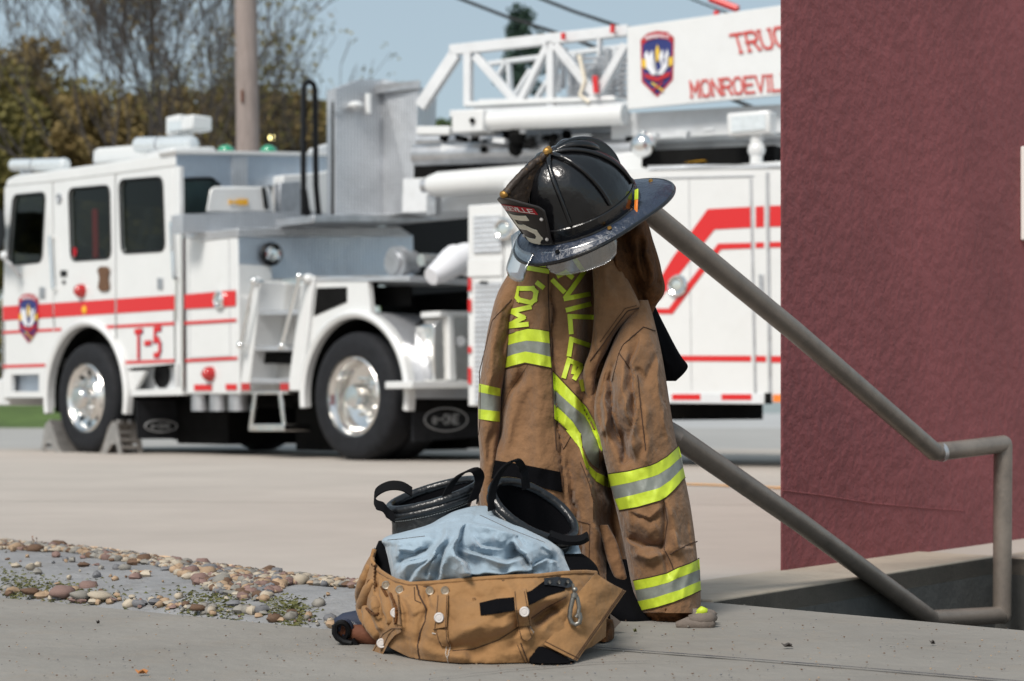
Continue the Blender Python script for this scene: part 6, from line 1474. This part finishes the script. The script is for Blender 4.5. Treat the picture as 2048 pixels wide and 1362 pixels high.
kind(gr.build('grit', STONE, fixn=False, smooth=0), 'stuff')
# moss and litter
mo = MB()
for i in range(2000):
    t = r3.choice((r3.gauss(.42,.06), r3.gauss(.64,.03), r3.gauss(.34,.05), r3.gauss(.75,.015))); s = abs(r3.gauss(.10,.07)); 
    if not .2 < t < .95: continue
    p = spot(t, s); h_ = r3.uniform(.0015,.0045); a = r3.uniform(0,6.3); d = Vector((math.cos(a), math.sin(a), 0))*.006; p.z += .002
    mo.add([p-d, p+d, p+Vector((r3.uniform(-.004,.004), r3.uniform(-.004,.004), h_))], [[0,1,2]])
kind(mo.build('moss', M['moss'], fixn=False, smooth=0), 'stuff')
def leaf(px, py, sc, label, mt='rust', zz=.012):
    p = G(px, py); p.z = zz
    b = MB(); pts = []
    for k in range(10):
        a = 2*PI*k/10; r_ = sc*(1 if k%2 else .6); pts.append(Vector((r_*math.cos(a)*1.4, r_*math.sin(a), .004*noise.noise((k, px, 0))+.003*(k%3))))
    b.hexa(pts, [q+Vector((0,0,.0012)) for q in pts]); o = b.build('fallen_leaf', M[mt], loc=p); tag(o, label, 'leaf', 'fallen leaves'); return o
lfm = mat('orange_leaf', (.50,.20,.06), .8); M['lfo'] = lfm
leaf(186,1158,.022,'orange dry leaf on the grey fabric at the left','lfo',.03); leaf(283,1176,.020,'bright orange leaf on the grey fabric in the middle','lfo',.035); leaf(284,1352,.008,'tiny orange leaf scrap on the near walkway','lfo',.004)
leaf(1575,1298,.008,'dark curled leaf scrap on the walkway right of the gloves','bark',.004); leaf(196,1251,.003,'dark speck of bark on the left walkway','bark',.004); leaf(1865,1292,.004,'dark crumb on the walkway at the right','bark',.004)
leaf(1270,1268,.003,'tiny green scrap on the walkway under the coat hem','moss',.004)
spg = thing('dry_weed', 'small dry brown weed standing at the far left edge of the stone bed', 'weed', G(80,1108))
def sprg(b):
    for i in range(10):
        a = r3.uniform(0,6.3); h_ = r3.uniform(.025,.06); k = r3.uniform(.010,.030); P = [Vector((0,0,0)), Vector((k*.4*math.cos(a),k*.4*math.sin(a),h_*.5)), Vector((k*math.cos(a+.4),k*math.sin(a+.4),h_))]
        b.tube(P, [.0018,.0012,.0006], 5)
        for _ in range(3):
            q = P[1].lerp(P[2], r3.random()); d = Vector((r3.gauss(0,1), r3.gauss(0,1), r3.gauss(.3,.6))).normalized()*r3.uniform(.006,.013); e = d.cross(Vector((0,.3,1))).normalized()*.003
            b.add([q, q+d*.5+e, q+d, q+d*.5-e], [[0,1,2,3]])
one(sprg, 'stems', mat('dry_stem', (.22,.10,.05), .9), spg)

# ------------------------------------------------------------------ trees
def leafmat(name, c1, c2): return mat(name, c1, .85, col2=c2, vscale=.9, det=3)
LMT = dict(olive=leafmat('olive_leaves', (.10,.10,.03), (.25,.20,.055)), rusty=leafmat('rusty_leaves', (.11,.085,.032), (.24,.165,.055)), green=leafmat('green_leaves', (.03,.06,.015), (.08,.12,.03)), dgreen=leafmat('conifer_needles', (.012,.035,.025), (.03,.065,.04)))
def leaves(b, c, rad, n, sz, r_):
    for _ in range(n):
        while True:
            v = Vector((r_.uniform(-1,1), r_.uniform(-1,1), r_.uniform(-1,1)))
            if .15 < v.length < 1: break
        p = c+Vector((v.x*rad[0], v.y*rad[1], v.z*rad[2])); s = sz*r_.uniform(.6,1.3)
        a = Vector((r_.gauss(0,1), r_.gauss(0,1), r_.gauss(0,1))).normalized()*s; q = a.cross(Vector((r_.gauss(0,1), r_.gauss(0,1), r_.gauss(0,1)))).normalized()*s*.6
        b.add([p-a, p-q, p+a, p+q], [[0,1,2,3]])
def limb(b, p, d, L, r, depth, r_, tips, spread=.5, n=3, up=.12, minr=.012):
    P = [p]; q = p.copy(); dd = d.copy(); k = 4
    for i in range(k):
        dd = (dd+Vector((r_.uniform(-.16,.16), r_.uniform(-.16,.16), r_.uniform(-.05,.16)+up*.3))).normalized(); q = q+dd*L/k; P.append(q.copy())
    b.tube(P, [max(minr, r*(1-.45*i/k)) for i in range(k+1)], 5 if depth < 3 else 8, cap=False)
    tips.append(q.copy())
    if depth <= 0: return
    for i in range(n+(r_.random() < .4)):
        ax = Vector((r_.gauss(0,1), r_.gauss(0,1), r_.gauss(0,.6))).normalized(); nd = (dd+ax*spread).normalized(); base = P[r_.choice((2,3,4,4))]
        limb(b, base, nd, L*r_.uniform(.62,.85), r*.55, depth-1, r_, tips, spread, n, up, minr)
def tree(px, Y, top, wpx, lm, label, seed, dens=1.0, base=0.9):
    r_ = random.Random(seed); loc = Vector(((px-1024)/F*Y, Y, base)); t = thing('tree', label, 'tree', loc, 0, 'trees beyond the road')
    h_ = Wp(px, top, Y).z-base; wd = wpx/F*Y/2; tips = []; b = MB()
    limb(b, Vector((0,0,-.2)), Vector((0,0,1)), h_*.24, .13, 3, r_, tips, .75, 3, .3, .012)
    b.build('trunk', M['bark'], t, fixn=False)
    cr = MB(); 
    for i in range(int(95*dens)):
        a = r_.uniform(0,6.28); hh = .25+.72*r_.random()**.8; rr_ = 1.15*wd*(1-max(0,hh-.5)**2*2.6)*math.sqrt(r_.random()); c = Vector((rr_*math.cos(a), rr_*math.sin(a)*.8, h_*hh)); s = wd*r_.uniform(.22,.42); leaves(cr, c, (s, s, s*.75), int(110*dens), .12*Y/60, r_)
    cr.build('crown', LMT[lm], t, fixn=False, smooth=0); return t
TL = [(-70,66,90,330,'olive','dark olive tree at the left edge of the view'),(40,70,70,250,'rusty','rust brown tree behind the front of the cab'),(130,75,150,270,'olive','low olive tree behind the front light bar'),(215,64,180,240,'rusty','low reddish tree behind the roof cap'),
      (300,78,165,270,'olive','olive tree directly behind the flood light'),(400,70,175,250,'rusty','brown tree just left of the utility pole'),(480,80,165,240,'olive','olive tree hidden partly by the utility pole'),(575,72,180,190,'rusty','thin russet tree right of the utility pole'),(650,82,195,150,'olive','olive tree between pole and treadplate tower'),
      (860,120,232,150,'green','small green tree far behind the ladder base')]
for i, (x, Y, tp, wd, lm, lab) in enumerate(TL): tree(x, Y, tp, wd, lm, lab, 100+i, 1.0 if i < 9 else .7)
# low hedge line behind
hd_ = MB(); r4 = random.Random(5)
for i in range(420):
    x = r4.uniform(-34, -8.2); leaves(hd_, Vector((x, 86+r4.uniform(-2,2), 1.0+r4.uniform(0,10.2+1.8*noise.noise((x*.3,0,0))))), (1.3,1.0,1.0), 60, .2, r4)
kind(hd_.build('far_hedge', LMT['olive'], fixn=False, smooth=0), 'stuff')
bt = thing('bare_tree', 'large bare tree with a few leaves spreading above the fire truck cab', 'tree', (Wp(275,0,52).x, 52, .9))
tb_ = MB(); tips = []; r5 = random.Random(42)
for i in range(6):
    a = 2*PI*i/6+r5.uniform(-.3,.3); sp_ = r5.uniform(.2,.95)
    limb(tb_, Vector((0,0,2.4)), Vector((math.cos(a)*sp_, math.sin(a)*sp_*.6, 1)).normalized(), r5.uniform(4.0,5.2), .065, 5, r5, tips, .50, 3, .10, .009)
tb_.tube([(0,0,-.3),(0,0,1.5),(.0,0,2.6)], [.4,.32,.28], 12)
tb_.build('trunk', M['bark'], bt, fixn=False)
lv = MB()
for p in tips:
    if r5.random() < .16: leaves(lv, p, (.3,.3,.3), 6, .07, r5)
lv.build('crown', LMT['rusty'], bt, fixn=False, smooth=0)
b2t = thing('bare_tree', 'thin twiggy tree to the right of the utility pole', 'tree', (Wp(590,0,58).x, 58, .9)); tb_ = MB(); tips = []
for i in range(4):
    a = r5.uniform(0,6.3); limb(tb_, Vector((0,0,1.0)), Vector((math.cos(a)*.4, math.sin(a)*.3, 1)).normalized(), 4.2, .07, 4, r5, tips, .5, 3, .1, .009)
tb_.tube([(0,0,-.3),(0,0,1.2)], [.2,.14], 10); tb_.build('trunk', M['bark'], b2t, fixn=False); lv = MB()
for p in tips:
    if r5.random() < .4: leaves(lv, p, (.35,.35,.35), 6, .09, r5)
lv.build('crown', LMT['olive'], b2t, fixn=False, smooth=0)
# conifer behind the ladder
cf_ = thing('conifer', 'dark green conifer rising behind the white ladder truss', 'tree', (Wp(1048,0,85).x, 85, 0))
zc = Wp(0,12,85).z
one(lambda b: b.tube([(0,0,-.3),(0,0,zc*.6),(0,0,zc-.3)], [.3,.18,.04], 10), 'trunk', M['bark'], cf_)
cb_ = MB()
for i in range(120):
    t = r5.random()**1.1; zz = zc*(1-t*.72); rad = .25+min(1.55, 3.6*t)*r5.uniform(.5,1.1); a = r5.uniform(0,6.3); leaves(cb_, Vector((rad*.75*math.cos(a), rad*.75*math.sin(a), zz)), (.55,.55,.32), 60, .12, r5)
cb_.build('crown', LMT['dgreen'], cf_, fixn=False, smooth=0)
